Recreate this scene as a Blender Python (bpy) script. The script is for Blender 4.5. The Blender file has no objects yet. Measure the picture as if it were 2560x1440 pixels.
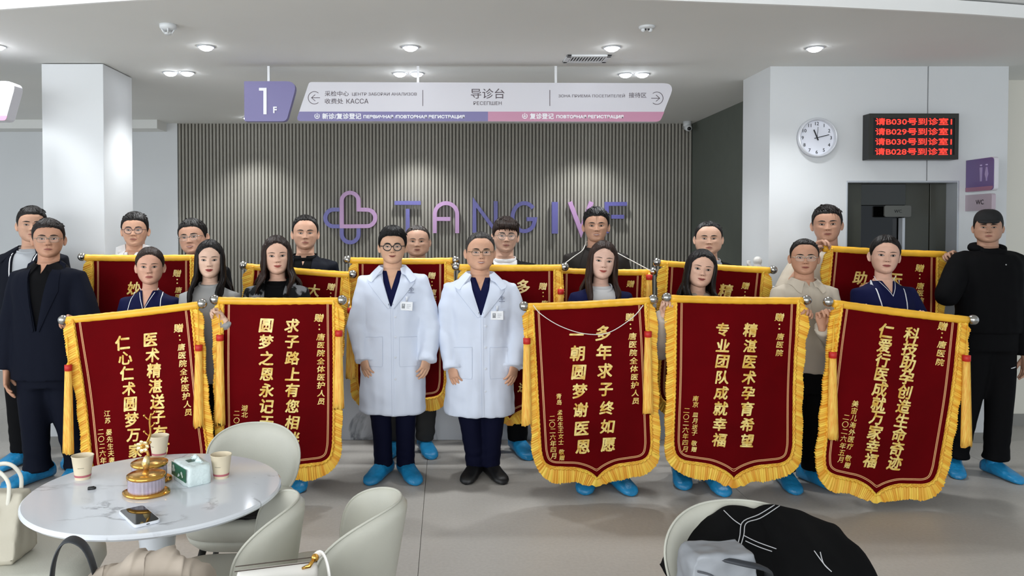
import bpy, bmesh, math, random
import numpy as np
from mathutils import Vector, Matrix, noise
from mathutils.bvhtree import BVHTree

SC = bpy.context.scene
COL = SC.collection
PI = math.pi
R = random.Random(7)

# ---------------------------------------------------------------- tuning values
EXPOSURE = 0.5
WORLD_STRENGTH = 0.55
WINDOW_POWER = 250
SIDE_POWER = 60
LAMP = 42
WASH = 60

# ---------------------------------------------------------------- camera
CAMH, FOC, HX, HY = 1.65, 1920.0, 1115.0, 580.0      # metres, focal length and vanishing point in pixels of 2560x1440
PITCH = math.radians(1.3)
CY = HY + FOC * math.tan(PITCH)
cam_data = bpy.data.cameras.new('camera')
cam = bpy.data.objects.new('camera', cam_data)
COL.objects.link(cam)
cam.location = (0, 0, CAMH)
cam.rotation_euler = (PI / 2 - PITCH, 0, 0)
cam_data.sensor_width = 36
cam_data.lens = FOC / 2560 * 36
cam_data.shift_x = (1280 - HX) / 2560
cam_data.shift_y = -(720 - CY) / 2560
cam_data.clip_start = 0.05
SC.camera = cam

# ---------------------------------------------------------------- exposure
SC.view_settings.view_transform = 'Standard'
SC.view_settings.look = 'None'
SC.view_settings.gamma = 1
SC.view_settings.use_curve_mapping = False
SC.view_settings.exposure = EXPOSURE

# ---------------------------------------------------------------- world and large lights
world = bpy.data.worlds.new('world')
SC.world = world
world.use_nodes = True
wbg = world.node_tree.nodes['Background']
wbg.inputs[0].default_value = (0.80, 0.90, 1.0, 1)
wbg.inputs[1].default_value = WORLD_STRENGTH


def area_light(name, loc, target, sx, sy, power, color=(1, 1, 1)):
    l = bpy.data.lights.new(name, 'AREA')
    l.shape = 'RECTANGLE'
    l.size, l.size_y = sx, sy
    l.energy = power
    l.color = color
    o = bpy.data.objects.new(name, l)
    COL.objects.link(o)
    o.location = loc
    d = Vector(target) - Vector(loc)
    o.rotation_euler = d.to_track_quat('-Z', 'Y').to_euler()
    return o


# daylight from the glazed front of the lobby, behind the camera
area_light('window_daylight', (-1.5, -3.6, 2.0), (0.3, 5, 1.0), 7.5, 2.2, WINDOW_POWER, (0.93, 0.97, 1.0))
area_light('window_daylight', (-5.2, 1.5, 1.7), (0.5, 5, 1.1), 3.5, 2.2, SIDE_POWER, (0.88, 0.94, 1.0))


def P(px, py, Y):
    """point at depth Y seen at pixel (px, py) of the 2560x1440 frame"""
    x = (px - HX) / FOC
    u = -(py - CY) / FOC
    c, s = math.cos(PITCH), math.sin(PITCH)
    d = Vector((x, c + u * s, -s + u * c))
    return Vector((0, 0, CAMH)) + d * (Y / d.y)


def PXW(n, Y):
    return n * Y / FOC


# ---------------------------------------------------------------- materials
def lin(c):
    if isinstance(c, str):
        c = c.lstrip('#')
        c = tuple(int(c[i:i + 2], 16) / 255 for i in (0, 2, 4))
    return tuple((v / 12.92 if v <= 0.04045 else ((v + 0.055) / 1.055) ** 2.4) for v in c) + (1,)


MATS = {}


def mat(name, color, rough=0.6, metal=0.0, var=0.0, vscale=8.0, bump=0.0, bscale=60.0, emit=0.0, spec=0.5, coat=0.0,
        stretch=None, sheen=0.0, trans=0.0, alpha=1.0, color2=None):
    if name in MATS:
        return MATS[name]
    m = bpy.data.materials.new(name)
    m.use_nodes = True
    nt = m.node_tree
    b = nt.nodes['Principled BSDF']
    b.inputs['Base Color'].default_value = lin(color)
    b.inputs['Roughness'].default_value = rough
    b.inputs['Metallic'].default_value = metal
    b.inputs['Specular IOR Level'].default_value = spec
    b.inputs['Coat Weight'].default_value = coat
    b.inputs['Coat Roughness'].default_value = 0.08
    b.inputs['Sheen Weight'].default_value = sheen
    b.inputs['Transmission Weight'].default_value = trans
    b.inputs['Alpha'].default_value = alpha
    if emit:
        b.inputs['Emission Color'].default_value = lin(color)
        b.inputs['Emission Strength'].default_value = emit
    if var or bump or color2:
        tc = nt.nodes.new('ShaderNodeTexCoord')
        mp = nt.nodes.new('ShaderNodeMapping')
        nt.links.new(tc.outputs['Object'], mp.inputs[0])
        if stretch:
            mp.inputs['Scale'].default_value = stretch
        if var or color2:
            n = nt.nodes.new('ShaderNodeTexNoise')
            n.inputs['Scale'].default_value = vscale
            n.inputs['Detail'].default_value = 4
            nt.links.new(mp.outputs[0], n.inputs['Vector'])
            mx = nt.nodes.new('ShaderNodeMix')
            mx.data_type = 'RGBA'
            a = lin(color)
            c2 = lin(color2) if color2 else tuple(min(1, v * (1 + var)) for v in a[:3]) + (1,)
            c1 = a if color2 else tuple(v * (1 - var) for v in a[:3]) + (1,)
            mx.inputs[6].default_value = c1
            mx.inputs[7].default_value = c2
            rp = nt.nodes.new('ShaderNodeMapRange')
            rp.inputs[1].default_value, rp.inputs[2].default_value = 0.35, 0.65
            nt.links.new(n.outputs['Fac'], rp.inputs[0])
            nt.links.new(rp.outputs[0], mx.inputs[0])
            nt.links.new(mx.outputs[2], b.inputs['Base Color'])
        if bump:
            n2 = nt.nodes.new('ShaderNodeTexNoise')
            n2.inputs['Scale'].default_value = bscale
            n2.inputs['Detail'].default_value = 3
            nt.links.new(mp.outputs[0], n2.inputs['Vector'])
            bp = nt.nodes.new('ShaderNodeBump')
            bp.inputs['Strength'].default_value = bump
            bp.inputs['Distance'].default_value = 0.01
            nt.links.new(n2.outputs['Fac'], bp.inputs['Height'])
            nt.links.new(bp.outputs[0], b.inputs['Normal'])
    MATS[name] = m
    return m


def emitter(name, color, strength):
    if name in MATS:
        return MATS[name]
    m = bpy.data.materials.new(name)
    m.use_nodes = True
    nt = m.node_tree
    nt.nodes.clear()
    e = nt.nodes.new('ShaderNodeEmission')
    o = nt.nodes.new('ShaderNodeOutputMaterial')
    e.inputs[0].default_value = lin(color)
    e.inputs[1].default_value = strength
    nt.links.new(e.outputs[0], o.inputs[0])
    MATS[name] = m
    return m


# ---------------------------------------------------------------- objects
def link(name, me, parent=None, mats=()):
    o = bpy.data.objects.new(name, me)
    COL.objects.link(o)
    if parent is not None:
        o.parent = parent
    for m in mats:
        if m is not None:
            me.materials.append(m)
    return o


def empty(name, loc=(0, 0, 0), rz=0.0, label=None, cat=None, group=None):
    o = bpy.data.objects.new(name, None)
    COL.objects.link(o)
    o.location = loc
    o.rotation_euler = (0, 0, rz)
    o.empty_display_size = 0.05
    return tag(o, label, cat, group)


def tag(o, label=None, cat=None, group=None, kind=None):
    if label: o['label'] = label
    if cat: o['category'] = cat
    if group: o['group'] = group
    if kind: o['kind'] = kind
    return o


class MB:
    """collects shapes into one mesh"""

    def __init__(self):
        self.v, self.f, self.m = [], [], []

    def add(self, v, f, mi=0):
        b = len(self.v)
        self.v += [tuple(p) for p in v]
        self.f += [tuple(i + b for i in q) for q in f]
        self.m += [mi] * len(f)
        return self

    def box(self, x0, x1, y0, y1, z0, z1, mi=0):
        v = [(x, y, z) for z in (z0, z1) for y in (y0, y1) for x in (x0, x1)]
        f = [(0, 2, 3, 1), (4, 5, 7, 6), (0, 1, 5, 4), (2, 6, 7, 3), (0, 4, 6, 2), (1, 3, 7, 5)]
        return self.add(v, f, mi)

    def loft(self, rings, cap0=True, cap1=True, mi=0, closed=True):
        n = len(rings[0])
        v = [p for r in rings for p in r]
        f = []
        for i in range(len(rings) - 1):
            for j in range(n if closed else n - 1):
                k = (j + 1) % n
                f.append((i * n + j, i * n + k, (i + 1) * n + k, (i + 1) * n + j))
        if cap0: f.append(tuple(range(n))[::-1])
        if cap1: f.append(tuple((len(rings) - 1) * n + j for j in range(n)))
        return self.add(v, f, mi)

    def tube(self, path, rad, n=10, mi=0, flat=1.0, ref=None, caps=True):
        """tube along path; rad a number or list; flat squeezes the second axis"""
        path = [Vector(p) for p in path]
        if not hasattr(rad, '__len__'): rad = [rad] * len(path)
        rings = []
        a = None
        for i, p in enumerate(path):
            t = (path[min(i + 1, len(path) - 1)] - path[max(i - 1, 0)])
            if t.length < 1e-9: t = Vector((0, 0, 1))
            t.normalize()
            if a is None:
                r0 = Vector(ref) if ref else (Vector((0, 1, 0)) if abs(t.y) < 0.9 else Vector((1, 0, 0)))
                a = r0 - t * r0.dot(t)
            else:
                a = a - t * a.dot(t)
            a.normalize()
            b = t.cross(a)
            rings.append([p + a * (math.cos(2 * PI * k / n) * rad[i] * flat) + b * (math.sin(2 * PI * k / n) * rad[i]) for k in range(n)])
        return self.loft(rings, caps, caps, mi)

    def lathe(self, prof, n=24, c=(0, 0, 0), mi=0, cap0=True, cap1=True):
        rings = [[(c[0] + r * math.cos(2 * PI * k / n), c[1] + r * math.sin(2 * PI * k / n), c[2] + z) for k in range(n)] for r, z in prof]
        return self.loft(rings, cap0, cap1, mi)

    def ball(self, c, rx, ry=None, rz=None, n=14, m=8, mi=0):
        ry = rx if ry is None else ry
        rz = rx if rz is None else rz
        rings = []
        for i in range(1, m):
            t = PI * i / m
            rings.append([(c[0] + rx * math.sin(t) * math.cos(2 * PI * k / n), c[1] + ry * math.sin(t) * math.sin(2 * PI * k / n), c[2] - rz * math.cos(t)) for k in range(n)])
        b = len(self.v)
        self.loft(rings, False, False, mi)
        self.add([(c[0], c[1], c[2] - rz), (c[0], c[1], c[2] + rz)], [], mi)
        s, e = len(self.v) - 2, len(self.v) - 1
        for k in range(n):
            self.f.append((s, b + (k + 1) % n, b + k)); self.m.append(mi)
            q = b + (m - 2) * n
            self.f.append((e, q + k, q + (k + 1) % n)); self.m.append(mi)
        return self

    def prism(self, poly, y0, y1, mi=0):
        """polygon given in (x, z), extruded along y"""
        n = len(poly)
        v = [(x, y0, z) for x, z in poly] + [(x, y1, z) for x, z in poly]
        f = [tuple(range(n)), tuple(range(2 * n - 1, n - 1, -1))]
        f += [(i, i + n, (i + 1) % n + n, (i + 1) % n) for i in range(n)]
        return self.add(v, f, mi)

    def xform(self, M, start=0):
        self.v[start:] = [tuple(M @ Vector(p)) for p in self.v[start:]]
        return self

    def mesh(self, name='mesh', smooth=True, fix=True):
        me = bpy.data.meshes.new(name)
        me.from_pydata([tuple(p) for p in self.v], [], self.f)
        me.polygons.foreach_set('material_index', self.m)
        if fix:
            bm = bmesh.new(); bm.from_mesh(me)
            bmesh.ops.recalc_face_normals(bm, faces=bm.faces)
            bm.to_mesh(me); bm.free()
        if smooth:
            me.polygons.foreach_set('use_smooth', [True] * len(me.polygons))
        me.update()
        return me

    def build(self, name, mats, parent=None, smooth=True, bevel=0.0, seg=2, sub=0, angle=None, fix=True):
        me = self.mesh(name, smooth, fix)
        if not isinstance(mats, (list, tuple)): mats = [mats]
        o = link(name, me, parent, mats)
        if bevel:
            md = o.modifiers.new('bevel', 'BEVEL'); md.width = bevel; md.segments = seg; md.limit_method = 'ANGLE'; md.angle_limit = math.radians(35)
        if sub:
            md = o.modifiers.new('sub', 'SUBSURF'); md.levels = sub; md.render_levels = sub
        if smooth and angle is not None:
            me.set_sharp_from_angle(angle=math.radians(angle))
        return o


def evaluated(me, mods):
    """mesh after modifiers given as (type, {settings})"""
    o = bpy.data.objects.new('tmp', me)
    COL.objects.link(o)
    extra = []
    for t, s in mods:
        md = o.modifiers.new(t, t)
        for k, v in s.items():
            if k == 'cutter':
                c = bpy.data.objects.new('cut', v); COL.objects.link(c); extra.append(c); md.object = c
            else:
                setattr(md, k, v)
    dg = bpy.context.evaluated_depsgraph_get()
    r = bpy.data.meshes.new_from_object(o.evaluated_get(dg))
    for x in [o] + extra:
        bpy.data.objects.remove(x)
    return r


def melt(mb, voxel=0.012, it=4, fac=0.5):
    """one continuous skin around the collected shapes"""
    r = evaluated(mb.mesh('raw'), [('REMESH', dict(mode='VOXEL', voxel_size=voxel, use_smooth_shade=True)),
                                   ('SMOOTH', dict(factor=fac, iterations=it))])
    r.polygons.foreach_set('use_smooth', [True] * len(r.polygons))
    return r


def carve(me, poly, y0, y1):
    """cut a prism (polygon in x,z) out of a solid"""
    mb = MB().prism(poly, y0, y1)
    return evaluated(me, [('BOOLEAN', dict(operation='DIFFERENCE', solver='EXACT', cutter=mb.mesh('c', False)))])


def bvh_of(me):
    return BVHTree.FromPolygons([v.co.copy() for v in me.vertices], [tuple(p.vertices) for p in me.polygons])


def lerp(a, b, t):
    return tuple(x + (y - x) * t for x, y in zip(a, b))


def poly_at(pts, t):
    """point at fraction t along a polyline"""
    ls = [math.dist(pts[i], pts[i + 1]) for i in range(len(pts) - 1)]
    s = t * sum(ls)
    for i, l in enumerate(ls):
        if s <= l + 1e-9 or i == len(ls) - 1:
            return lerp(pts[i], pts[i + 1], 0 if l == 0 else min(1, s / l))
        s -= l


def smooth_path(pts, n=24, closed=False):
    """Catmull-Rom through points"""
    pts = [Vector(p) for p in pts]
    N = len(pts)
    out = []
    segs = N if closed else N - 1
    for i in range(n):
        t = i / (n if closed else n - 1) * segs
        k = min(int(t), segs - 1); u = t - k
        g = lambda j: pts[j % N] if closed else pts[max(0, min(N - 1, j))]
        a, b, c, d = g(k - 1), g(k), g(k + 1), g(k + 2)
        out.append(0.5 * ((2 * b) + (c - a) * u + (2 * a - 5 * b + 4 * c - d) * u * u + (3 * b - a - 3 * c + d) * u ** 3))
    return out


def front_y(bvh, x, z, default=0.0, far=-2.0):
    h = bvh.ray_cast(Vector((x, far, z)), Vector((0, 1, 0)))
    return h[0].y if h[0] is not None else default


def strip_on(bvh, A, B, n=12, m=3, off=0.003, thick=0.004, mb=None, mi=0, bulge=0.0):
    """thin solid lying on the front of a surface between two (x, z) polylines"""
    mb = mb or MB()
    top, bot = [], []
    last = 0
    for i in range(n + 1):
        a, b = poly_at(A, i / n), poly_at(B, i / n)
        for j in range(m + 1):
            x, z = lerp(a, b, j / m)
            y = front_y(bvh, x, z, last); last = y
            bl = bulge * math.sin(PI * j / m)
            top.append((x, y - off - bl - thick, z)); bot.append((x, y - off + thick, z))
    N = (n + 1) * (m + 1)
    f = []
    for i in range(n):
        for j in range(m):
            q = (i * (m + 1) + j, i * (m + 1) + j + 1, (i + 1) * (m + 1) + j + 1, (i + 1) * (m + 1) + j)
            f.append(q); f.append(tuple(N + k for k in q[::-1]))
    edge = [j for j in range(m + 1)] + [i * (m + 1) + m for i in range(1, n + 1)] + [n * (m + 1) + j for j in range(m - 1, -1, -1)] + [i * (m + 1) for i in range(n - 1, 0, -1)]
    for i in range(len(edge)):
        a, b = edge[i], edge[(i + 1) % len(edge)]
        f.append((a, a + N, b + N, b))
    return mb.add(top + bot, f, mi)


# ---------------------------------------------------------------- lettering (built as flat raised geometry)
def text_mesh(s, size=0.1, depth=0.0, bold=0.0, spacing=1.0, shear=0.0, align='CENTER', line=1.0):
    c = bpy.data.curves.new('t', 'FONT')
    c.body = s
    c.size = size
    c.extrude = depth
    c.offset = bold * size
    c.space_character = spacing
    c.space_line = line
    c.shear = shear
    c.align_x = align
    c.align_y = 'CENTER'
    c.resolution_u = 3
    o = bpy.data.objects.new('t', c)
    COL.objects.link(o)
    dg = bpy.context.evaluated_depsgraph_get()
    me = bpy.data.meshes.new_from_object(o.evaluated_get(dg))
    bpy.data.objects.remove(o)
    me.materials.clear()
    return me


TO_XZ = Matrix(((1, 0, 0, 0), (0, 0, -1, 0), (0, 1, 0, 0), (0, 0, 0, 1)))   # text plane xy -> xz, facing -y


def text_add(mb, s, x, y, z, w=None, h=None, mi=0, fat=0.0, **k):
    """adds lettering facing -y, centred at (x, z), optionally fitted to width w / height h"""
    me = text_mesh(s, **k)
    if not me.vertices: return mb
    co = np.array([v.co[:] for v in me.vertices])
    lo, hi = co.min(0), co.max(0)
    c = (lo + hi) / 2; d = hi - lo
    sx = w / d[0] if w else None
    sy = h / d[1] if h else None
    if sx is None and sy is None: sx = sy = 1
    elif sx is None: sx = sy
    elif sy is None: sy = sx
    v = [(x + (p[0] - c[0]) * sx, y - (p[2] - c[2]), z + (p[1] - c[1]) * sy) for p in co]
    fs = [tuple(p.vertices) for p in me.polygons]
    mb.add(v, fs, mi)
    if fat:                                    # heavier strokes: the outline repeated around itself
        for q in range(6):
            ox, oz = fat * math.cos(q * PI / 3 + .3), fat * math.sin(q * PI / 3 + .3)
            mb.add([(a + ox, b + .00006 * (q + 1), c_ + oz) for a, b, c_ in v], fs, mi)
    bpy.data.meshes.remove(me)
    return mb


def copy_tree(o, parent=None):
    c = o.copy()
    COL.objects.link(c)
    c.parent = parent
    for ch in o.children:
        copy_tree(ch, c)
    return c

# ================================================================ room
CZ = 2.933          # lowered ceiling
YB = 9.1            # slatted back wall
YR = 5.98           # white wall with the door, right

M_white = mat('white_paint', '#d6d8d9', 0.55, var=0.015, vscale=1.5)
M_ceil = mat('ceiling_paint', '#e4e4e0', 0.7, var=0.02, vscale=0.8)
M_upper = mat('upper_ceiling_paint', '#f4f4f2', 0.6)
M_green = mat('sage_grey_paint', '#5e645c', 0.6, var=0.03)
M_slat = mat('taupe_slat', '#98948a', 0.42, var=0.05, vscale=3)
M_slatback = mat('slat_backing', '#757169', 0.6)
M_base = mat('grey_skirting', '#8f8d88', 0.5)
M_jamb = mat('jamb_metal', '#b9bdc2', 0.35, metal=0.3)
M_black = mat('black_plastic', '#0d0d0e', 0.35)
M_dglass = mat('dark_door_glass', '#23241e', 0.12, spec=0.6)
M_dpanel = mat('olive_door_panel', '#3a3b31', 0.3)


def floor_material():
    m = bpy.data.materials.new('vinyl_floor')
    m.use_nodes = True
    nt = m.node_tree; b = nt.nodes['Principled BSDF']
    tc = nt.nodes.new('ShaderNodeTexCoord')
    n1 = nt.nodes.new('ShaderNodeTexNoise'); n1.inputs['Scale'].default_value = 1.3; n1.inputs['Detail'].default_value = 6
    n2 = nt.nodes.new('ShaderNodeTexNoise'); n2.inputs['Scale'].default_value = 55; n2.inputs['Detail'].default_value = 4
    for n in (n1, n2): nt.links.new(tc.outputs['Object'], n.inputs['Vector'])
    ad = nt.nodes.new('ShaderNodeMath'); ad.operation = 'ADD'
    nt.links.new(n1.outputs['Fac'], ad.inputs[0]); nt.links.new(n2.outputs['Fac'], ad.inputs[1])
    rp = nt.nodes.new('ShaderNodeMapRange'); rp.inputs[1].default_value, rp.inputs[2].default_value = 0.7, 1.3
    nt.links.new(ad.outputs[0], rp.inputs[0])
    mx = nt.nodes.new('ShaderNodeMix'); mx.data_type = 'RGBA'
    mx.inputs[6].default_value = lin('#aca7a0'); mx.inputs[7].default_value = lin('#b9b4ad')
    nt.links.new(rp.outputs[0], mx.inputs[0]); nt.links.new(mx.outputs[2], b.inputs['Base Color'])
    b.inputs['Roughness'].default_value = 0.42
    b.inputs['Specular IOR Level'].default_value = 0.4
    return m


M_floor = floor_material()


def marble(name, base, vein, scale=1.6, rough=0.12, thr=0.03, seed=0.0):
    m = bpy.data.materials.new(name)
    m.use_nodes = True
    nt = m.node_tree; b = nt.nodes['Principled BSDF']
    tc = nt.nodes.new('ShaderNodeTexCoord')
    mp = nt.nodes.new('ShaderNodeMapping'); mp.inputs['Location'].default_value = (seed, seed * .7, 0); mp.inputs['Rotation'].default_value = (0, 0, .6); mp.inputs['Scale'].default_value = (1, 1.9, 1)
    nt.links.new(tc.outputs['Object'], mp.inputs[0])
    n = nt.nodes.new('ShaderNodeTexNoise'); n.inputs['Scale'].default_value = scale; n.inputs['Detail'].default_value = 7; n.inputs['Distortion'].default_value = 1.1; n.inputs['Roughness'].default_value = 0.55
    nt.links.new(mp.outputs[0], n.inputs['Vector'])
    sb = nt.nodes.new('ShaderNodeMath'); sb.operation = 'SUBTRACT'; sb.inputs[1].default_value = 0.5
    ab = nt.nodes.new('ShaderNodeMath'); ab.operation = 'ABSOLUTE'
    nt.links.new(n.outputs['Fac'], sb.inputs[0]); nt.links.new(sb.outputs[0], ab.inputs[0])
    rp = nt.nodes.new('ShaderNodeMapRange'); rp.inputs[1].default_value, rp.inputs[2].default_value = 0.0, thr
    rp.inputs[3].default_value, rp.inputs[4].default_value = 1, 0
    nt.links.new(ab.outputs[0], rp.inputs[0])
    n2 = nt.nodes.new('ShaderNodeTexNoise'); n2.inputs['Scale'].default_value = scale * 1.3; n2.inputs['Detail'].default_value = 3
    nt.links.new(mp.outputs[0], n2.inputs['Vector'])
    rp2 = nt.nodes.new('ShaderNodeMapRange'); rp2.inputs[1].default_value, rp2.inputs[2].default_value = 0.48, 0.68
    nt.links.new(n2.outputs['Fac'], rp2.inputs[0])
    mu = nt.nodes.new('ShaderNodeMath'); mu.operation = 'MULTIPLY'
    nt.links.new(rp.outputs[0], mu.inputs[0]); nt.links.new(rp2.outputs[0], mu.inputs[1])
    mx = nt.nodes.new('ShaderNodeMix'); mx.data_type = 'RGBA'
    mx.inputs[6].default_value = lin(base); mx.inputs[7].default_value = lin(vein)
    nt.links.new(mu.outputs[0], mx.inputs[0]); nt.links.new(mx.outputs[2], b.inputs['Base Color'])
    b.inputs['Roughness'].default_value = rough
    return m


M_deskmarble = marble('desk_marble', '#d5d8dd', '#6d7178', 1.2, 0.25, 0.02, 2.0)
M_tablemarble = marble('table_marble', '#d9dde3', '#77787f', 2.3, 0.09, 0.026, 5.3)

# ---- floor: vinyl sheets welded side by side
floor = tag(MB().box(-8, 8, -6, 9.5, -0.12, -0.012).build('floor', M_slatback, None, False), kind='structure')
for k in range(-4, 4):
    x0 = -0.135 + 2.0 * k
    MB().box(x0 + 0.0015, x0 + 1.9985, -6, 9.5, -0.012, 0.0).build('floor_sheet', M_floor, floor, False)

# ---- lowered ceiling with a curved front edge
EDGE = [(-8, 5.9), (-5, 5.0), (-2.6, 4.48), (-1.47, 4.26), (-0.3, 4.19), (0.74, 4.25), (1.6, 4.345), (2.38, 4.45), (3.5, 4.66), (5.5, 5.2), (8, 6.1)]
edge = [tuple(p)[:2] for p in smooth_path([(x, y, 0) for x, y in EDGE], 60)]
mb = MB()
mb.loft([[(x, y, z) for x, y in edge] + [(8, 9.5, z), (-8, 9.5, z)] for z in (CZ, CZ + 0.068)])
tag(mb.build('ceiling', M_ceil, None, False), kind='structure')
mb = MB()
fas = [[(x, y - 0.022, z) for x, y in edge] + [(x, y, z) for x, y in edge[::-1]] for z in (CZ - 0.002, CZ + 0.075)]
mb.loft(fas)
tag(mb.build('trim_1', M_upper, None, False), kind='structure')
tag(MB().box(-8, 8, -6, 9.5, CZ + 0.085, CZ + 0.2).build('ceiling_upper', M_upper, None, False), kind='structure')

# ---- back wall
XS0, XS1 = (445 - HX) / FOC * YB, (1730 - HX) / FOC * YB
wall_back = tag(MB().box(-8, 8, YB + 0.045, YB + 0.2, 0, CZ).build('wall_back', M_slatback, None, False), kind='structure')
MB().box(-8, XS0, YB, YB + 0.045, 0, CZ).build('panel', M_white, wall_back, False)
MB().box(-8, -3.3, YB - 0.3, YB, CZ - 0.10, CZ).build('bulkhead', M_ceil, wall_back, False)
NS = 148
dx = (XS1 - XS0) / NS
smb = MB()
prof = [(-0.0145, 0.03), (-0.0145, 0.008), (-0.009, 0.0005), (0, -0.0015), (0.009, 0.0005), (0.0145, 0.008), (0.0145, 0.03)]
smb.loft([[(x, y, z) for x, y in prof] for z in (0.0, CZ)])
slat_me = smb.mesh('slat', False)
slat_me.materials.append(M_slat)
for i in range(NS):
    s = link('slat', slat_me, wall_back)
    s.location = (XS0 + dx * (i + 0.5), YB + 0.012, 0)

# ---- side wall at the right end of the slats
tag(MB().box(XS1, XS1 + 0.12, 6.5, YB + 0.045, 0, CZ).build('wall_alcove', M_green, None, False), kind='structure')

# ---- left column
cx0, cx1 = P(105, 300, 5.865).x, P(259, 300, 5.865).x
mb = MB().box(cx0, cx1, 5.865, 6.40, 0, CZ - 0.006)
o = tag(mb.build('pillar', M_white, None, False, bevel=0.004), kind='structure')
mb = MB().box(cx0 - .006, cx1 + .006, 5.859, 6.406, 0, 0.08)
mb.build('skirting', M_base, o, False)

# ---- right wall with door recess
RX0, RX1 = 2.515, P(2517, 400, YR).x
DX0, DX1 = P(2115, 500, YR).x, P(2397, 500, YR).x
DZ = P(2200, 452, YR).z
GX = P(2319, 300, YR).x
wall_right = tag(MB().box(RX0, RX1, YR + 0.3, 6.52, 0, CZ).build('wall_right', M_black, None, False), kind='structure')
def panel(x0, x1, z0, z1, y0=YR, y1=YR + 0.3, m=M_white, name='wall_panel'):
    return MB().box(x0, x1, y0, y1, z0, z1).build(name, m, wall_right, False, bevel=0.003)
def slab(poly, y1=6.522):
    return MB().prism(poly, YR, y1).build('wall_panel', M_white, wall_right, False)
slab([(RX0 - 0.002, 0), (DX0, 0), (DX0, DZ), (GX - 0.005, DZ), (GX - 0.005, CZ), (RX0 - 0.002, CZ)])
slab([(GX + 0.005, CZ), (GX + 0.005, DZ), (DX1, DZ), (DX1, 0), (RX1 + 0.004, 0), (RX1 + 0.004, CZ)])
panel(RX0 - 0.008, DX0 + .002, 0, 0.08, y0=YR - 0.006, m=M_base, name='skirting')
panel(DX1, RX1 + 0.008, 0, 0.08, y0=YR - 0.006, m=M_base, name='skirting')
# door
door = tag(MB().box(DX0, DX1, YR + 0.27, YR + 0.30, 0, DZ).build('door_1', M_black, None, False), kind='structure')
def dpart(n, x0, x1, z0, z1, y0, y1, m):
    return MB().box(x0, x1, y0, y1, z0, z1).build(n, m, door, False, bevel=0.002)
dpart('jamb', DX1 - 0.014, DX1, 0, DZ, YR - 0.004, YR + 0.27, M_jamb)
dpart('jamb', DX0, DX0 + 0.012, 0, DZ, YR - 0.004, YR + 0.27, M_jamb)
dpart('jamb', DX0 + 0.012, DX1 - 0.014, DZ - 0.014, DZ, YR - 0.004, YR + 0.27, M_jamb)
xa, xb, xc = P(2150, 500, YR + .13).x, P(2262, 500, YR + .13).x, P(2324, 500, YR + .13).x
dpart('door_stile', DX0 + 0.012, xa, 0, DZ - 0.014, YR + 0.11, YR + 0.16, M_dpanel)
zt = P(2200, 513, YR + .13).z
dpart('door_header', xa, xb, zt, DZ - 0.014, YR + 0.12, YR + 0.16, M_dglass)
dpart('door_glass', xa, xb, 0, zt, YR + 0.19, YR + 0.21, mat('mirrored_opening_black', '#060606', 0.1))  # reflection of a dark opening put into the glass colour
dpart('door_leaf', xb, xc - 0.004, 0, DZ - 0.014, YR + 0.13, YR + 0.17, M_dpanel)
dpart('door_leaf', xc + 0.004, DX1 - 0.014, 0, DZ - 0.014, YR + 0.13, YR + 0.17, M_dpanel)
dpart('door_frame', xb - .02, xb, 0, zt - 0.1, YR + 0.12, YR + 0.18, M_jamb)
# wall further back at the far right
wr2 = tag(MB().box(RX1 - 0.1, 8, 6.52, 6.64, 0, CZ).build('wall_far_right', mat('cream_paint', '#e2ded2', 0.6), None, False), kind='structure')
MB().box(RX1 + 0.01, 8, 6.505, 6.52, 0, 0.10).build('skirting', M_base, wr2, False)

# ---- reception desk
YD = 6.05
desk = empty('reception_desk', (0, YD, 0), 0, 'long white marble reception desk behind the standing group', 'desk')
mb = MB().box(-1.35, 2.1, 0, 0.55, 0.0, 1.05)
mb.build('desk_front', M_deskmarble, desk, False, bevel=0.006)
MB().box(-1.37, 2.12, -0.02, 0.6, 1.05, 1.09).build('desk_top', M_white, desk, False, bevel=0.006)

# ---- small white statue on a pedestal beside the right wall
ped = empty('pedestal', (P(1885, 650, 5.84).x, 5.84, 0), 0, 'slim white pedestal under the small statue, hidden behind a pennant', 'pedestal')
MB().box(-0.10, 0.10, -0.10, 0.10, 0.03, 1.22).build('shaft', M_white, ped, False, bevel=0.006)
MB().box(-0.115, 0.115, -0.115, 0.115, 0.0, 0.03).build('foot', M_white, ped, False, bevel=0.006)
MB().box(-0.115, 0.115, -0.115, 0.115, 1.22, 1.245).build('top', M_white, ped, False, bevel=0.006)
st = empty('statue', (P(1885, 650, 5.84).x, 5.84, 1.245), 0, 'small white sculpture of a hugging figure beside the right wall', 'statue')
st.scale = (.9, .9, .9)
M_stat = mat('white_ceramic', '#c9c6c1', 0.4)
mb = MB()
mb.ball((0.03, 0, 0.205), 0.037, 0.036, 0.04)
mb.tube([(0.0, 0, 0.02), (0.03, 0, 0.11), (0.03, 0, 0.18)], [0.05, 0.042, 0.03], 12)
mb.tube([(0.05, -0.02, 0.15), (0.0, -0.05, 0.12), (-0.03, -0.04, 0.11)], [0.018, 0.016, 0.012], 10)
mb.tube([(0.01, -0.04, 0.08), (-0.03, -0.045, 0.13), (-0.06, -0.03, 0.18), (-0.055, -0.02, 0.205)], [0.02, 0.018, 0.016, 0.02], 10)
mb.tube([(0.07, -0.01, 0.03), (0.02, -0.05, 0.05), (-0.07, -0.03, 0.03)], [0.024, 0.026, 0.02], 10)
link('figure', melt(mb, 0.005, 3), st, [M_stat])

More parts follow.
